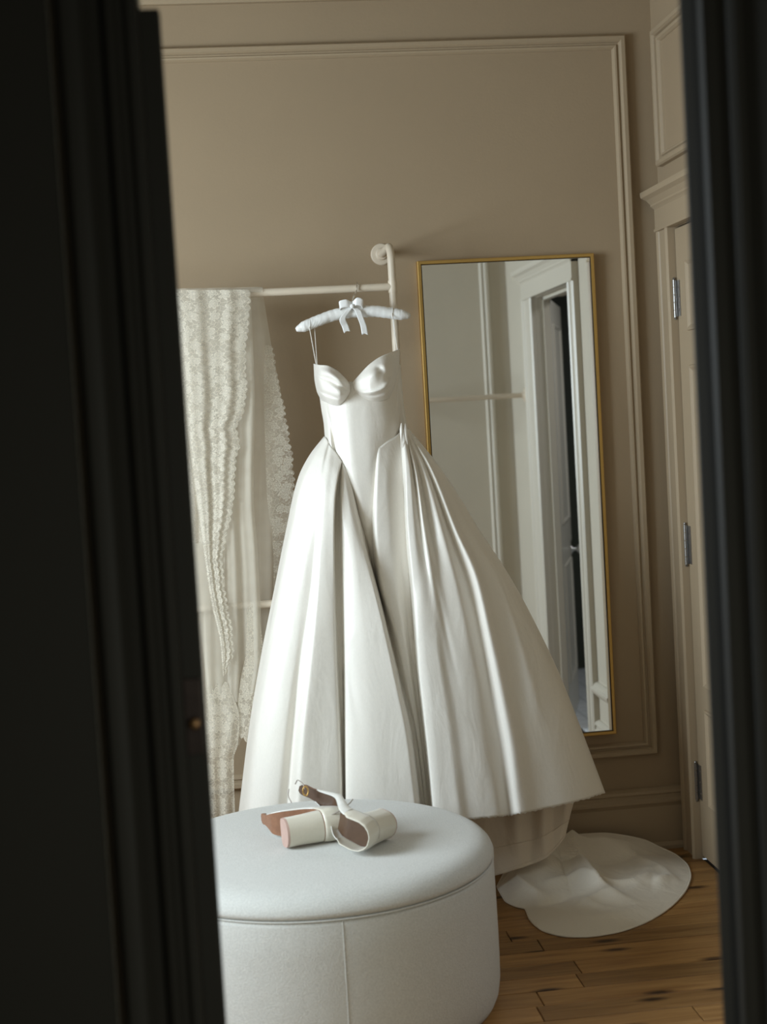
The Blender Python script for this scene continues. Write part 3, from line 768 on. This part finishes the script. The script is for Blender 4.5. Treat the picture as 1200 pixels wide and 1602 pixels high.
# skirt: fold lines from the left edge to the right edge, then the back
SK = [
    [(507.5, 683, -.35), (485, 712, -.36), (468, 745, -.36), (448, 830, -.36), (430, 920, -.35), (410, 1020, -.345), (390, 1140, -.34), (373, 1278, -.34)],
    [(509, 684, -.375), (491, 716, -.41), (475, 752, -.43), (458, 830, -.44), (441, 920, -.445), (424, 1020, -.45), (405, 1140, -.455), (390, 1281, -.455)],
    [(513, 690, -.405), (505, 720, -.45), (498, 760, -.475), (487, 840, -.49), (476, 930, -.495), (461, 1030, -.495), (445, 1150, -.50), (432, 1284, -.50)],
    [(515, 694, -.41), (508, 724, -.455), (502, 762, -.482), (494, 842, -.495), (483, 935, -.495), (469, 1035, -.49), (457, 1150, -.485), (446, 1285, -.485)],
    [(519, 700, -.425), (514, 730, -.468), (509, 770, -.495), (503, 850, -.512), (497, 950, -.525), (487, 1050, -.535), (476, 1150, -.545), (466, 1286, -.55)],
    [(525, 707, -.435), (519, 736, -.475), (515, 776, -.50), (511, 850, -.515), (508, 955, -.525), (506, 1055, -.53), (503, 1155, -.535), (501, 1287, -.54)],
    [(534, 721, -.452), (528, 745, -.485), (523, 780, -.505), (521, 850, -.515), (522, 960, -.52), (525, 1060, -.522), (529, 1160, -.525), (533, 1287, -.525)],
    [(534.5, 722, -.445), (529, 747, -.45), (525.5, 780, -.445), (524.5, 850, -.44), (527, 960, -.44), (531, 1060, -.44), (535.5, 1160, -.44), (539, 1287, -.44)],
    [(535, 723, -.445), (532, 748, -.445), (530, 785, -.44), (531, 850, -.435), (534, 960, -.435), (537, 1060, -.435), (539, 1160, -.435), (541, 1287, -.435)],
    [(536, 724, -.452), (535, 750, -.465), (535, 790, -.485), (537, 850, -.495), (540, 960, -.51), (541.5, 1060, -.52), (541.5, 1160, -.53), (542.5, 1287, -.54)],
    [(538, 728, -.456), (541, 760, -.476), (548, 810, -.495), (558, 880, -.52), (568, 960, -.54), (578, 1060, -.55), (586, 1160, -.56), (592, 1288, -.565)],
    [(540, 732, -.458), (547, 765, -.47), (560, 830, -.495), (577, 895, -.522), (596, 970, -.545), (616, 1060, -.555), (634, 1150, -.56), (651, 1288, -.565)],
    [(542, 735, -.456), (551, 768, -.462), (565, 833, -.475), (583, 900, -.495), (602, 975, -.51), (623, 1065, -.52), (643, 1155, -.525), (659, 1288, -.53)],
    [(544, 737, -.43), (554, 771, -.43), (569, 836, -.435), (586, 902, -.405), (605, 978, -.405), (626, 1067, -.415), (646, 1157, -.42), (662, 1288, -.43)],
    [(557, 735, -.44), (566, 780, -.43), (576, 838, -.405), (587.5, 905, -.395), (607, 981, -.395), (628, 1069, -.405), (648, 1158, -.415), (664, 1288, -.425)],
    [(577, 725, -.44), (579, 775, -.425), (581, 836, -.40), (588.5, 906, -.395), (609, 982, -.395), (630, 1070, -.405), (650, 1159, -.415), (665.5, 1288, -.425)],
    [(589, 690, -.452), (584.5, 770, -.455), (583.5, 835, -.448), (592, 906, -.44), (614, 982, -.43), (634, 1071, -.43), (653, 1160, -.43), (668, 1288, -.435)],
    [(594, 699, -.458), (590, 765, -.48), (590, 835, -.48), (600, 910, -.475), (620, 985, -.455), (638, 1073, -.445), (655, 1161, -.44), (670, 1288, -.44)],
    [(606, 690, -.445), (604, 765, -.475), (608, 840, -.475), (618, 918, -.465), (631, 995, -.455), (645, 1080, -.445), (658, 1165, -.44), (672, 1288, -.44)],
    [(618, 683, -.43), (620, 745, -.45), (624, 845, -.455), (633, 925, -.44), (642, 1010, -.43), (652, 1095, -.43), (662, 1175, -.43), (674.5, 1288, -.435)],
    [(626, 676, -.415), (630, 740, -.44), (635, 840, -.445), (643, 930, -.435), (650, 1025, -.43), (658, 1105, -.43), (667, 1185, -.43), (677, 1288, -.435)],
    [(631, 672, -.405), (636, 740, -.47), (639, 830, -.49), (648, 935, -.52), (655, 1035, -.54), (663, 1110, -.55), (672, 1195, -.555), (680, 1286, -.56)],
    [(632, 671, -.40), (641, 740, -.47), (647, 830, -.492), (658, 938, -.528), (668, 1038, -.55), (677, 1110, -.56), (686, 1198, -.565), (695, 1284, -.57)],
    [(632.5, 670.5, -.395), (647, 740, -.445), (658, 830, -.475), (672, 920, -.515), (686, 1040, -.548), (697, 1110, -.558), (707, 1200, -.565), (718, 1283, -.57)],
    [(633, 670, -.39), (651, 740, -.46), (664, 830, -.487), (676, 900, -.512), (699, 1040, -.535), (712, 1110, -.545), (724, 1200, -.552), (735, 1282, -.555)],
    [(633.5, 670, -.385), (656, 740, -.43), (674, 830, -.455), (692, 910, -.495), (716, 1035, -.53), (730, 1110, -.54), (743, 1200, -.547), (755, 1280, -.55)],
    [(634, 670, -.38), (664, 738, -.44), (690, 830, -.47), (714, 925, -.50), (736, 1025, -.52), (752, 1110, -.53), (766, 1195, -.537), (778, 1278, -.54)],
    [(635, 670, -.372), (669, 735, -.415), (704, 832, -.43), (735, 920, -.455), (753, 1000, -.48), (770, 1090, -.495), (786, 1182, -.502), (797, 1276, -.505)],
    [(636, 670, -.365), (674, 733, -.43), (712, 828, -.455), (745, 905, -.485), (764, 985, -.508), (784, 1080, -.52), (801, 1172, -.527), (813, 1273, -.53)],
    [(637, 671, -.355), (680, 734, -.41), (724, 830, -.425), (763, 912, -.45), (786, 995, -.47), (808, 1086, -.482), (828, 1172, -.49), (843, 1267, -.495)],
    [(638, 671, -.35), (686, 736, -.39), (735, 828, -.40), (782, 914, -.425), (815, 1000, -.44), (842, 1080, -.45), (866, 1165, -.458), (886, 1258, -.46)],
    [(639, 671, -.34), (692, 738, -.36), (744, 826, -.365), (797, 911, -.375), (838, 990, -.38), (870, 1062, -.385), (904, 1152, -.39), (932, 1245, -.39)],
    [(640, 672, -.33), (695, 742, -.33), (748, 827, -.325), (801, 909, -.32), (842, 986, -.325), (874, 1054, -.325), (910, 1145, -.33), (946, 1240, -.33)],
    [(638, 672, -0.290), (684, 742, -0.275), (735, 830, -0.275), (780, 915, -0.275), (818, 990, -0.275), (850, 1060, -0.275), (880, 1150, -0.275), (905, 1240, -0.275)],
    [(600, 690, -0.275), (620, 760, -0.275), (640, 850, -0.275), (655, 930, -0.275), (670, 1010, -0.275), (680, 1080, -0.275), (690, 1160, -0.275), (700, 1252, -0.275)],
    [(550, 700, -0.275), (540, 760, -0.275), (530, 850, -0.275), (520, 930, -0.275), (510, 1010, -0.275), (500, 1080, -0.275), (490, 1160, -0.275), (480, 1260, -0.275)],
    [(512, 686, -0.290), (495, 725, -0.275), (475, 790, -0.275), (455, 870, -0.275), (440, 950, -0.275), (425, 1030, -0.275), (408, 1130, -0.275), (395, 1265, -0.275)],
]
def ease(i, y0, amt):
    SK[i] = [(a_, b_, c_ - amt * min(1, max(0, (b_ - y0) / 120))) for a_, b_, c_ in SK[i]]
for i in (7, 8): ease(i, 760, .038)
for i in (13, 14, 15): ease(i, 905, .045)
for i in (16, 17, 18, 19, 20): ease(i, 905, .028)
NV, NU = 150, 620
G = loft([px(l) for l in SK], NV, NU, closed=True)
# small creases and a slightly uneven hem
vv = np.linspace(0, 1, NV)[:, None]; uu = np.linspace(0, 1, NU)[None, :]
wob = np.zeros((NV, NU))
for k in range(26):
    u0, v0 = RNG.uniform(0, .78), RNG.uniform(.25, 1.0); L = RNG.uniform(.05, .16); w = RNG.uniform(.004, .010); a = RNG.uniform(-.08, .08)
    wob += RNG.choice([-1, 1]) * RNG.uniform(.002, .005) * np.exp(-((uu - u0 - a * (vv - v0)) / w)**2 - ((vv - v0) / L)**2)
G[:, :, 1] += wob
G[-1, :, 2] += .0015 * np.sin(np.arange(NU) * 1.7) + .001 * np.sin(np.arange(NU) * .6)
grid_obj('skirt', G, SATIN, gw, .003)
# pleat tips gathered at the right of the waist
for (a, m, c) in (((628, 662, -.425), (628, 676, -.438), (628, 700, -.435)), ((634, 663, -.405), (635.5, 678, -.418), (639, 705, -.43))):
    MB().tube(resample(px([a, m, c]), 16), [.0015 + .0055 * sin(pi * min(1, i / 12)) * (1 - i / 16) for i in range(16)], 10).build('gathered_pleat', SATIN, gw, True)

# lining falling below the hem at the back
LN = [
    [(700, 1235, -.30), (705, 1330, -.30), (712, 1392, -.30)],
    [(755, 1240, -.33), (762, 1320, -.335), (768, 1371.5, -.34)],
    [(785, 1240, -.30), (790, 1310, -.335), (793, 1365, -.355)],
    [(805, 1240, -.33), (808, 1310, -.345), (812, 1359, -.355)],
    [(830, 1240, -.29), (832, 1305, -.315), (833, 1352, -.34)],
    [(850, 1236, -.31), (849, 1300, -.33), (851, 1344, -.345)],
    [(868, 1236, -.27), (865, 1290, -.295), (866, 1332, -.32)],
    [(888, 1234, -.27), (882, 1282, -.29), (879, 1316, -.30)],
    [(906, 1230, -.22), (893, 1268, -.24), (884, 1305, -.26)],
    [(903, 1225, -.17), (885, 1265, -.17), (876, 1302, -.18)],
]
G = loft([px(l) for l in LN], 40, 160)
lin = grid_obj('lining', G, LINING, gw, .002)
sm = G[26].copy(); sm[:, 1] -= .002
MB().tube(sm[::2], .0016, 6).build('lining_seam', LINING, lin, True)
sm = G[37].copy(); sm[:, 1] -= .002
for i in range(8, 150, 2):
    pass
MB().tube(sm[::2] + np.array([0, 0, .0]) + np.stack([np.zeros(80), np.zeros(80), .0012 * np.cos(np.arange(80) * pi)], 1), .0010, 5).build('hem_stitching', LINING, lin, True)

# train spread on the floor
OUT = [(792, 1362, .05), (778, 1388, 0), (790, 1410, 0), (808, 1420, 0), (822, 1424, 0), (829, 1440, 0), (846, 1456, 0), (868, 1464, 0), (892, 1467.5, 0), (925, 1467, 0), (958, 1462, 0), (1000, 1449, 0), (1036, 1430, 0), (1062, 1408, 0), (1077, 1386, 0), (1080, 1368, 0), (1072, 1351, 0), (1056, 1338, 0)]
outl = [atz(x, y_, z_) for x, y_, z_ in OUT]
outl += [at(1032, 1327, -.075), at(1008, 1316, -.06), at(975, 1309, -.055), at(945, 1305.5, -.055), at(915, 1307, -.06), at(888, 1310, -.08), at(868, 1322, -.16), at(840, 1345, -.24)]
outl = np.array(outl)
closed = np.concatenate([outl, outl[:1]], 0)
NP_ = 220
rim = resample(closed, NP_ + 1)[:-1]
cen = atz(905, 1375, 0)
NR = 70
T = np.zeros((NR, NP_, 3))
for i in range(NR):
    s = (1 - (1 - i / (NR - 1)) ** 1.3)
    T[i] = rim * (1 - s) + cen * s; T[i, :, 2] = rim[:, 2] * (1 - s) ** 1.2
X, Yg = T[:, :, 0], T[:, :, 1]
edge = np.minimum(1, (np.linspace(0, 1, NR)[:, None] / .16)) ** .55
H = .012 * edge
def ridge(pts, h, w):
    """soft fold along a floor polyline (photo x, y on the floor)"""
    P = np.array([atz(a[0], a[1], 0)[:2] for a in pts]); P = resample(np.c_[P, np.zeros(len(P))], 30)[:, :2]
    tt = np.linspace(0, 1, 30)
    D = np.sqrt((X[..., None] - P[:, 0])**2 + (Yg[..., None] - P[:, 1])**2)
    j = D.argmin(-1); d = D.min(-1); env = np.sin(pi * (.12 + .76 * tt[j])) ** .8
    return h * env * np.exp(-(d / w)**1.35)
H = H + edge * (ridge([(895, 1362), (915, 1378), (935, 1400), (958, 1412)], .050, .042)
     + ridge([(820, 1372), (850, 1380), (880, 1378)], .095, .11)
     + ridge([(805, 1395), (822, 1407), (850, 1415)], .030, .035)
     + ridge([(884, 1342), (897, 1352), (907, 1366)], .030, .03)
     + ridge([(905, 1425), (945, 1415), (985, 1418)], .022, .03)
     + ridge([(985, 1405), (1012, 1385), (1018, 1370), (1035, 1395)], .014, .032)
     + ridge([(940, 1398), (985, 1392), (1010, 1380)], .018, .022) + ridge([(860, 1400), (905, 1392), (940, 1404)], .020, .020)
     + ridge([(900, 1415), (915, 1422), (960, 1430)], .010, .014) + ridge([(1000, 1352), (1040, 1370), (1060, 1385)], .010, .02)
     + ridge([(930, 1345), (985, 1348), (1040, 1360)], .012, .05)
     + ridge([(862, 1430), (930, 1445), (1000, 1430)], .014, .035)
     + ridge([(1025, 1390), (1050, 1380)], .016, .024)
     - ridge([(850, 1424), (872, 1416), (890, 1412)], .020, .022))
H = np.maximum(H, .003)
T[:, :, 2] += H
T[:, :, 2] = np.maximum(T[:, :, 2], .0035)
P = T.reshape(-1, 3); f = []
for i in range(NR - 1):
    for k in range(NP_):
        l = (k + 1) % NP_; f.append((i * NP_ + k, i * NP_ + l, (i + 1) * NP_ + l, (i + 1) * NP_ + k))
tr = mesh_obj('train', P, f, TRAIN, gw, True)
md = tr.modifiers.new('cloth_thickness', 'SOLIDIFY'); md.thickness = .003; md.offset = 0
hemr = rim.copy(); hemr[:, 2] = np.maximum(hemr[:, 2], 0) + .0035
MB().tube(hemr, .003, 8, True).build('train_hem', TRAIN, tr, True)

# ------------------------------------------------------------------ lace veil over the rack
vl = empty('lace_veil', tuple(at(350, 455, RY)), 'long ivory tulle veil with scalloped lace borders draped over the rack rail', 'veil')
def sheet(name, L, R, material, YL, YR, nv=160, nu=40, mids=None, waves=None, scal=None, top=None):
    """cloth between a left and a right edge polyline (photo x, y), with soft vertical folds; scal = (side, pitch, depth)"""
    A = resample(px(L, YL), nv); Bq = resample(px(R, YR), nv)
    if scal:
        side, pitch, dep = scal
        if side in ('R', 'L'):
            E_ = Bq if side == 'R' else A
            s = np.r_[0, np.cumsum(np.linalg.norm(np.diff(E_, axis=0), axis=1))]
            out = (Bq - A) if side == 'R' else (A - Bq)
            out = out / np.maximum(np.linalg.norm(out, axis=1), .01)[:, None]
            lob = dep * (np.abs(np.sin(pi * s / pitch)) + .45 * np.abs(np.sin(pi * s / (pitch * 3.7))) - .7)
            E_ = E_ + out * lob[:, None]
            if side == 'R': Bq = E_
            else: A = E_
    t = np.linspace(0, 1, nu)[None, :, None]
    G = A[:, None, :] * (1 - t) + Bq[:, None, :] * t
    if waves:
        for (k, amp, ph) in waves:
            G[:, :, 1] += amp * np.sin(2 * pi * k * t[:, :, 0] + ph + np.linspace(0, 1.2, nv)[:, None]) * np.linspace(.35, 1, nv)[:, None] * np.clip(np.linalg.norm(Bq - A, axis=1) / .17, .1, 1)[:, None]
    if scal and scal[0] == 'B':
        _, pitch, dep = scal
        wd = np.linalg.norm(G[-1, -1] - G[-1, 0]); s = np.linspace(0, wd, nu)
        lob = dep * (np.abs(np.sin(pi * s / pitch)) - .5)
        n = 14
        for i in range(n): G[-1 - i, :, 2] -= lob * (1 - i / n)
    if scal and scal[0] == 'T':
        _, pitch, dep = scal
        wd = np.linalg.norm(G[0, -1] - G[0, 0]); s = np.linspace(0, wd, nu)
        lob = dep * (np.abs(np.sin(pi * s / pitch)) - .5)
        n = 14
        for i in range(n): G[i, :, 2] += lob * (1 - i / n)
    # UV in metres, from the rest position across and down
    uvx = np.linalg.norm(Bq - A, axis=1)[:, None] * (t[:, :, 0] - 1); s = np.r_[0, np.cumsum(np.linalg.norm(np.diff(A, axis=0), axis=1))]
    uv = np.stack([uvx.ravel(), np.repeat(-s, nu)], 1) + RNG.uniform(0, 3, 2)
    o = mesh_obj(name, G.reshape(-1, 3), grid_faces(nv, nu), material, vl, True, uv)
    return o
# back fall of tulle behind the rail, front fall before it
sheet('tulle', [(255, 452), (290, 800), (318, 1180)], [(410, 449), (426, 549), (442, 640), (436, 800), (430, 1000), (405, 1120)], TULLE, -.218, -.205, waves=[(3, .008, 0), (7, .004, 1)])
# over the rail
Gt = []
for k in range(13):
    a = pi * k / 12
    Gt.append([[x_, RY - .0165 * cos(a) , 1.9585 + .0165 * sin(a)] for x_ in np.linspace(at(255, 455, RY)[0], at(411, 455, RY)[0], 30)])
grid_obj('tulle', np.array(Gt), TULLE, vl)
sheet('tulle', [(300, 456), (312, 700), (318, 880), (322, 1080), (330, 1120)], [(392, 455), (398, 600), (398, 800), (403, 860), (410, 1026), (402, 1080)], TULLE, -.285, -.275, waves=[(2.5, .010, 2), (6, .004, .3)])
sheet('tulle', [(296, 850), (310, 960), (326, 1085)], [(352, 850), (352, 960), (350, 1085)], TULLE, -.30, -.29, waves=[(1.5, .006, 2)])
# lace border down the far right edge
sheet('lace_border', [(414, 540), (413, 630), (415, 690), (418, 780), (426, 840), (428, 900), (420, 1000)], [(425, 540), (434, 597), (443, 636), (451, 684), (457, 723), (460, 776), (457, 840), (446, 910), (432, 1000)], LACE2, -.222, -.216, 260, 30, scal=('R', .021, .009))
# dense front lace with its scalloped edge
sheet('lace_fall', [(262, 454), (280, 560), (292, 680), (303, 760), (318, 860), (330, 940), (345, 1010), (349, 1058)], [(390, 453), (390, 474), (387, 516), (383, 560), (385, 606), (379, 648), (370, 672), (374, 699), (368, 720), (367, 744), (363, 794), (353, 839), (347, 880), (352, 930), (362, 990), (364, 1015), (353, 1056)], LACE, -.305, -.300, 320, 60, waves=[(2.2, .010, .6), (5, .004, 0)], scal=('R', .023, .007))
sheet('lace_fall', [(262, 455), (285, 700), (300, 860)], [(335, 455), (340, 640), (322, 850)], LACE2, -.292, -.290, 120, 40, waves=[(2, .008, 0)])
# lower lace falls
sheet('lace_hem', [(322, 1076), (322, 1180), (328, 1285)], [(356, 1070), (374, 1120), (372, 1165), (366, 1185), (366, 1220), (368, 1285)], LACE, -.300, -.290, 160, 50, waves=[(2, .008, 1)], scal=('T', .025, .016))
sheet('lace_hem', [(330, 1050), (352, 1130), (356, 1170)], [(372, 1010), (380, 1120), (378, 1160)], LACE2, -.262, -.258, 120, 40, waves=[(2, .006, 0)], scal=('B', .025, .016))
sheet('lace_hem', [(386, 955), (384, 1025), (377, 1060), (372, 1115), (373, 1150)], [(402, 935), (412, 1020), (408, 1080), (402, 1130), (396, 1166)], LACE, -.285, -.275, 160, 40, waves=[(1, .006, 0)], scal=('B', .02, .010))

# ------------------------------------------------------------------ ottoman
OX, OY, OR = -1.348, -1.085, .464
ot = empty('ottoman', (OX, OY, 0), 'round pale grey wool ottoman in front of the wedding gown', 'ottoman')
MO = Matrix.Translation((OX, OY, 0))
body = [(.40, .0), (.432, .004), (.450, .014), (.459, .035), (.464, .07), (.465, .12), (.465, .20), (.464, .30), (.463, .372), (.460, .384), (.452, .388)]
MB().lathe(body, 128, MO).build('upholstered_base', WOOL, ot, True, 80)
top = [(.450, .386), (.459, .389), (.464, .396), (.464, .404), (.458, .418), (.446, .431), (.430, .440), (.405, .446), (.36, .449), (.25, .452), (.12, .453), (.0, .4535)]
MB().lathe(top, 128, MO).build('cushion_top', WOOL, ot, True, 80)
MB().tube([(OX + .462 * cos(a), OY + .462 * sin(a), .3865) for a in np.linspace(0, 2 * pi, 128, endpoint=False)], .0022, 8, True).build('piping', WOOL, ot, True)
sa = atz(537, 1500, .2); ang = atan2(sa[1] - OY, sa[0] - OX)
ps = at(537, 1470, OY - .45); ang = atan2(-.455, ps[0] - OX)
MB().tube([(OX + (r + .0004) * cos(ang), OY + (r + .0004) * sin(ang), z) for r, z in body[2:]], .0011, 8).build('vertical_seam', WOOL, ot, True)

# ------------------------------------------------------------------ shoes
def shoe(name, heel_px, z_heel, Fw, Uw, label, strap_px, buckle_px, lift=0.0, kx=1.0):
    Uv = Vector(Uw).normalized(); Fv = Vector(Fw); Fv = (Fv - Uv * Fv.dot(Uv)).normalized(); Sv = Uv.cross(Fv)
    M3 = Matrix((Fv, Sv, Uv)).transposed()
    O = Vector(heel_px)
    M = Matrix.Translation(O) @ M3.to_4x4() @ Matrix.Scale(1.28, 4) @ Matrix.Diagonal((kx, 1, 1, 1))       # local: x toe, y side, z up; origin at the centre of the heel tip
    root = empty(name, tuple(O), label, 'shoe', 'pair of bridal shoes on the ottoman')
    HH = .078                                      # heel height
    # sole line
    xs_ = np.r_[np.linspace(-.031, 0, 14)[:-1], np.linspace(0, .205, 44)]
    def zc(x):
        if x < .035: return HH - .03 * max(0, x) ** 1.2
        t_ = min(1, (x - .035) / .09); s = t_ * t_ * (3 - 2 * t_); z0 = HH - .03 * .035 ** 1.2
        return z0 * (1 - s) + .006 * s
    def hw(x):
        pts = [(-.031, .004), (-.029, .012), (-.024, .020), (-.014, .028), (0, .0315), (.03, .030), (.07, .028), (.10, .025), (.13, .019), (.155, .0135), (.175, .0105), (.19, .0115), (.199, .0105), (.205, .005)]
        return float(np.interp(x, [q[0] for q in pts], [q[1] for q in pts]))
    def loc(x, y, z): return tuple(M @ Vector((x, y, z)))
    def slab(z_lo, z_hi, k):
        v = []; n = 13
        for x in xs_:
            w = hw(x) * k
            for j in range(n):
                v.append(loc(x, w * (j / (n - 1) * 2 - 1), zc(x) + z_hi))
            for j in range(n):
                v.append(loc(x, w * (1 - j / (n - 1) * 2), zc(x) + z_lo))
        m = 2 * n; f = []
        for i in range(len(xs_) - 1):
            for j in range(m): f.append((i * m + j, i * m + (j + 1) % m, (i + 1) * m + (j + 1) % m, (i + 1) * m + j))
        f.append(tuple(range(m))[::-1]); f.append(tuple((len(xs_) - 1) * m + j for j in range(m)))
        return MB().add(v, f)
    slab(0, .005, 1.0).build('sole', TAN, root, True, 50)
    slab(.005, .0075, .95).build('insole', INSOLE, root, True, 50)
    # block heel: rounded at the back, flat in front
    def dring(z, k, dx=0.0):
        out = []
        for j in range(28):
            a = 2 * pi * j / 28
            x = cos(a); yv = sin(a)
            if x > 0: x = x ** .45 * .028 if x > 1e-6 else 0
            else: x = x * .031
            out.append((x * k + dx, 0.0315 * k * np.sign(yv) * abs(yv) ** (.55 if cos(a) > 0 else .95), z))
        return out
    v = []; levels = [(0.004, .94), (.02, .93), (.045, .95), (HH, 1.0)]
    for z, k in levels: v += [loc(*q) for q in dring(z, k)]
    f = []
    for i in range(len(levels) - 1):
        for j in range(28): f.append((i * 28 + j, i * 28 + (j + 1) % 28, (i + 1) * 28 + (j + 1) % 28, (i + 1) * 28 + j))
    f += [tuple(range(28))[::-1], tuple(range(84, 112))]
    hb = MB().add(v, f).build('block_heel', SHOESATIN, root, True, 50)
    v = [loc(*q) for q in dring(0, .92)] + [loc(*q) for q in dring(.0045, .945)]
    MB().add(v, [(j, (j + 1) % 28, 28 + (j + 1) % 28, 28 + j) for j in range(28)] + [tuple(range(28))[::-1], tuple(range(28, 56))]).build('heel_tip', PINK, hb, True, 50)
    # counter round the heel and low sides, then a band over the toes
    def upper(x0, x1, hgt, material, nm):
        path = list(np.linspace(x1, -.02, 24)) + [-.0305 + .0105 * cos(a_) for a_ in np.linspace(.15, pi / 2, 14)]
        G_ = []
        ring = [(x, hw(x)) for x in path] + [(x, -hw(x)) for x in path[::-1]]
        for r_ in range(9):
            t_ = r_ / 8; rowp = []
            for (x, w) in ring:
                h = hgt(x) * t_
                bulge = 1 + .10 * sin(pi * t_) - .10 * t_
                rowp.append(loc(x - (.004 * t_ if x < 0 else 0), w * bulge * 1.02, zc(x) + .002 + h))
            G_.append(rowp)
        return grid_obj(nm, np.array(G_), material, root, .0022)
    upper(-.026, .045, lambda x: .050 * min(1, max(0.55, (.075 - x) / .05)), SHOESATIN, 'heel_counter')
    # low sides of pearly vinyl running forward to the open toe
    for sd in (1, -1):
        G_ = []
        for x in np.linspace(.035, .165, 26):
            t1 = (x - .035) / .13; hgt = .036 * (1 - t1) ** .8 + .003; w = hw(x) * 1.02; rowp = []
            for r_ in range(8):
                t_ = r_ / 7; rowp.append(loc(x, sd * w * (1 + .12 * sin(pi * t_) - .12 * t_), zc(x) + .002 + hgt * t_))
            G_.append(rowp)
        grid_obj('side_upper', np.array(G_), CLEAR, root, .0018)
    if strap_px:
        for pts in strap_px:
            MB().tube(resample([at(*q) for q in pts], 40), .0016, 8).build('ankle_strap', STRAPM, root, True)
    if buckle_px:
        c = Vector(at(*buckle_px)); MB().tube([c + Vector((.007 * cos(a), .002 * sin(a), .012 * sin(a))) for a in np.linspace(0, 2 * pi, 16, endpoint=False)], .0022, 8, True).build('buckle', BUCK, root, True)
    zlow = min((c.matrix_parent_inverse @ v_.co).z for c in root.children for v_ in c.data.vertices) + root.location.z
    root.location.z += .4545 - zlow + lift
    return root
ZT = .453
hpL = atz(445, 1308, ZT + .035)
shoe('bridal_shoe', hpL, 0, (-.27, .95, -.045), (.95, .29, .02), 'champagne satin block heel shoe on its side, pink heel tip facing out', None, None, kx=.80)
hpR = atz(602, 1291, ZT + .036)
yR = hpR[1]
shoe('bridal_shoe', hpR, 0, (-.78, .55, .30), (-.56, -.81, .10), 'champagne satin shoe with gold buckle, toe propped on the other shoe',
     [[(462, 1228, yR + .13), (466, 1222, yR + .12), (474, 1228, yR + .1), (477, 1236, yR + .09)],
      [(452, 1236, yR + .13), (451, 1246, yR + .12), (456, 1257, yR + .1)],
      [(474, 1275, yR + .02), (490, 1280, yR + .0), (510, 1279, yR - .0), (530, 1271, yR - .0), (545, 1260, yR + .01), (552, 1252, yR + .04)]],
     (478, 1239, yR + .085))
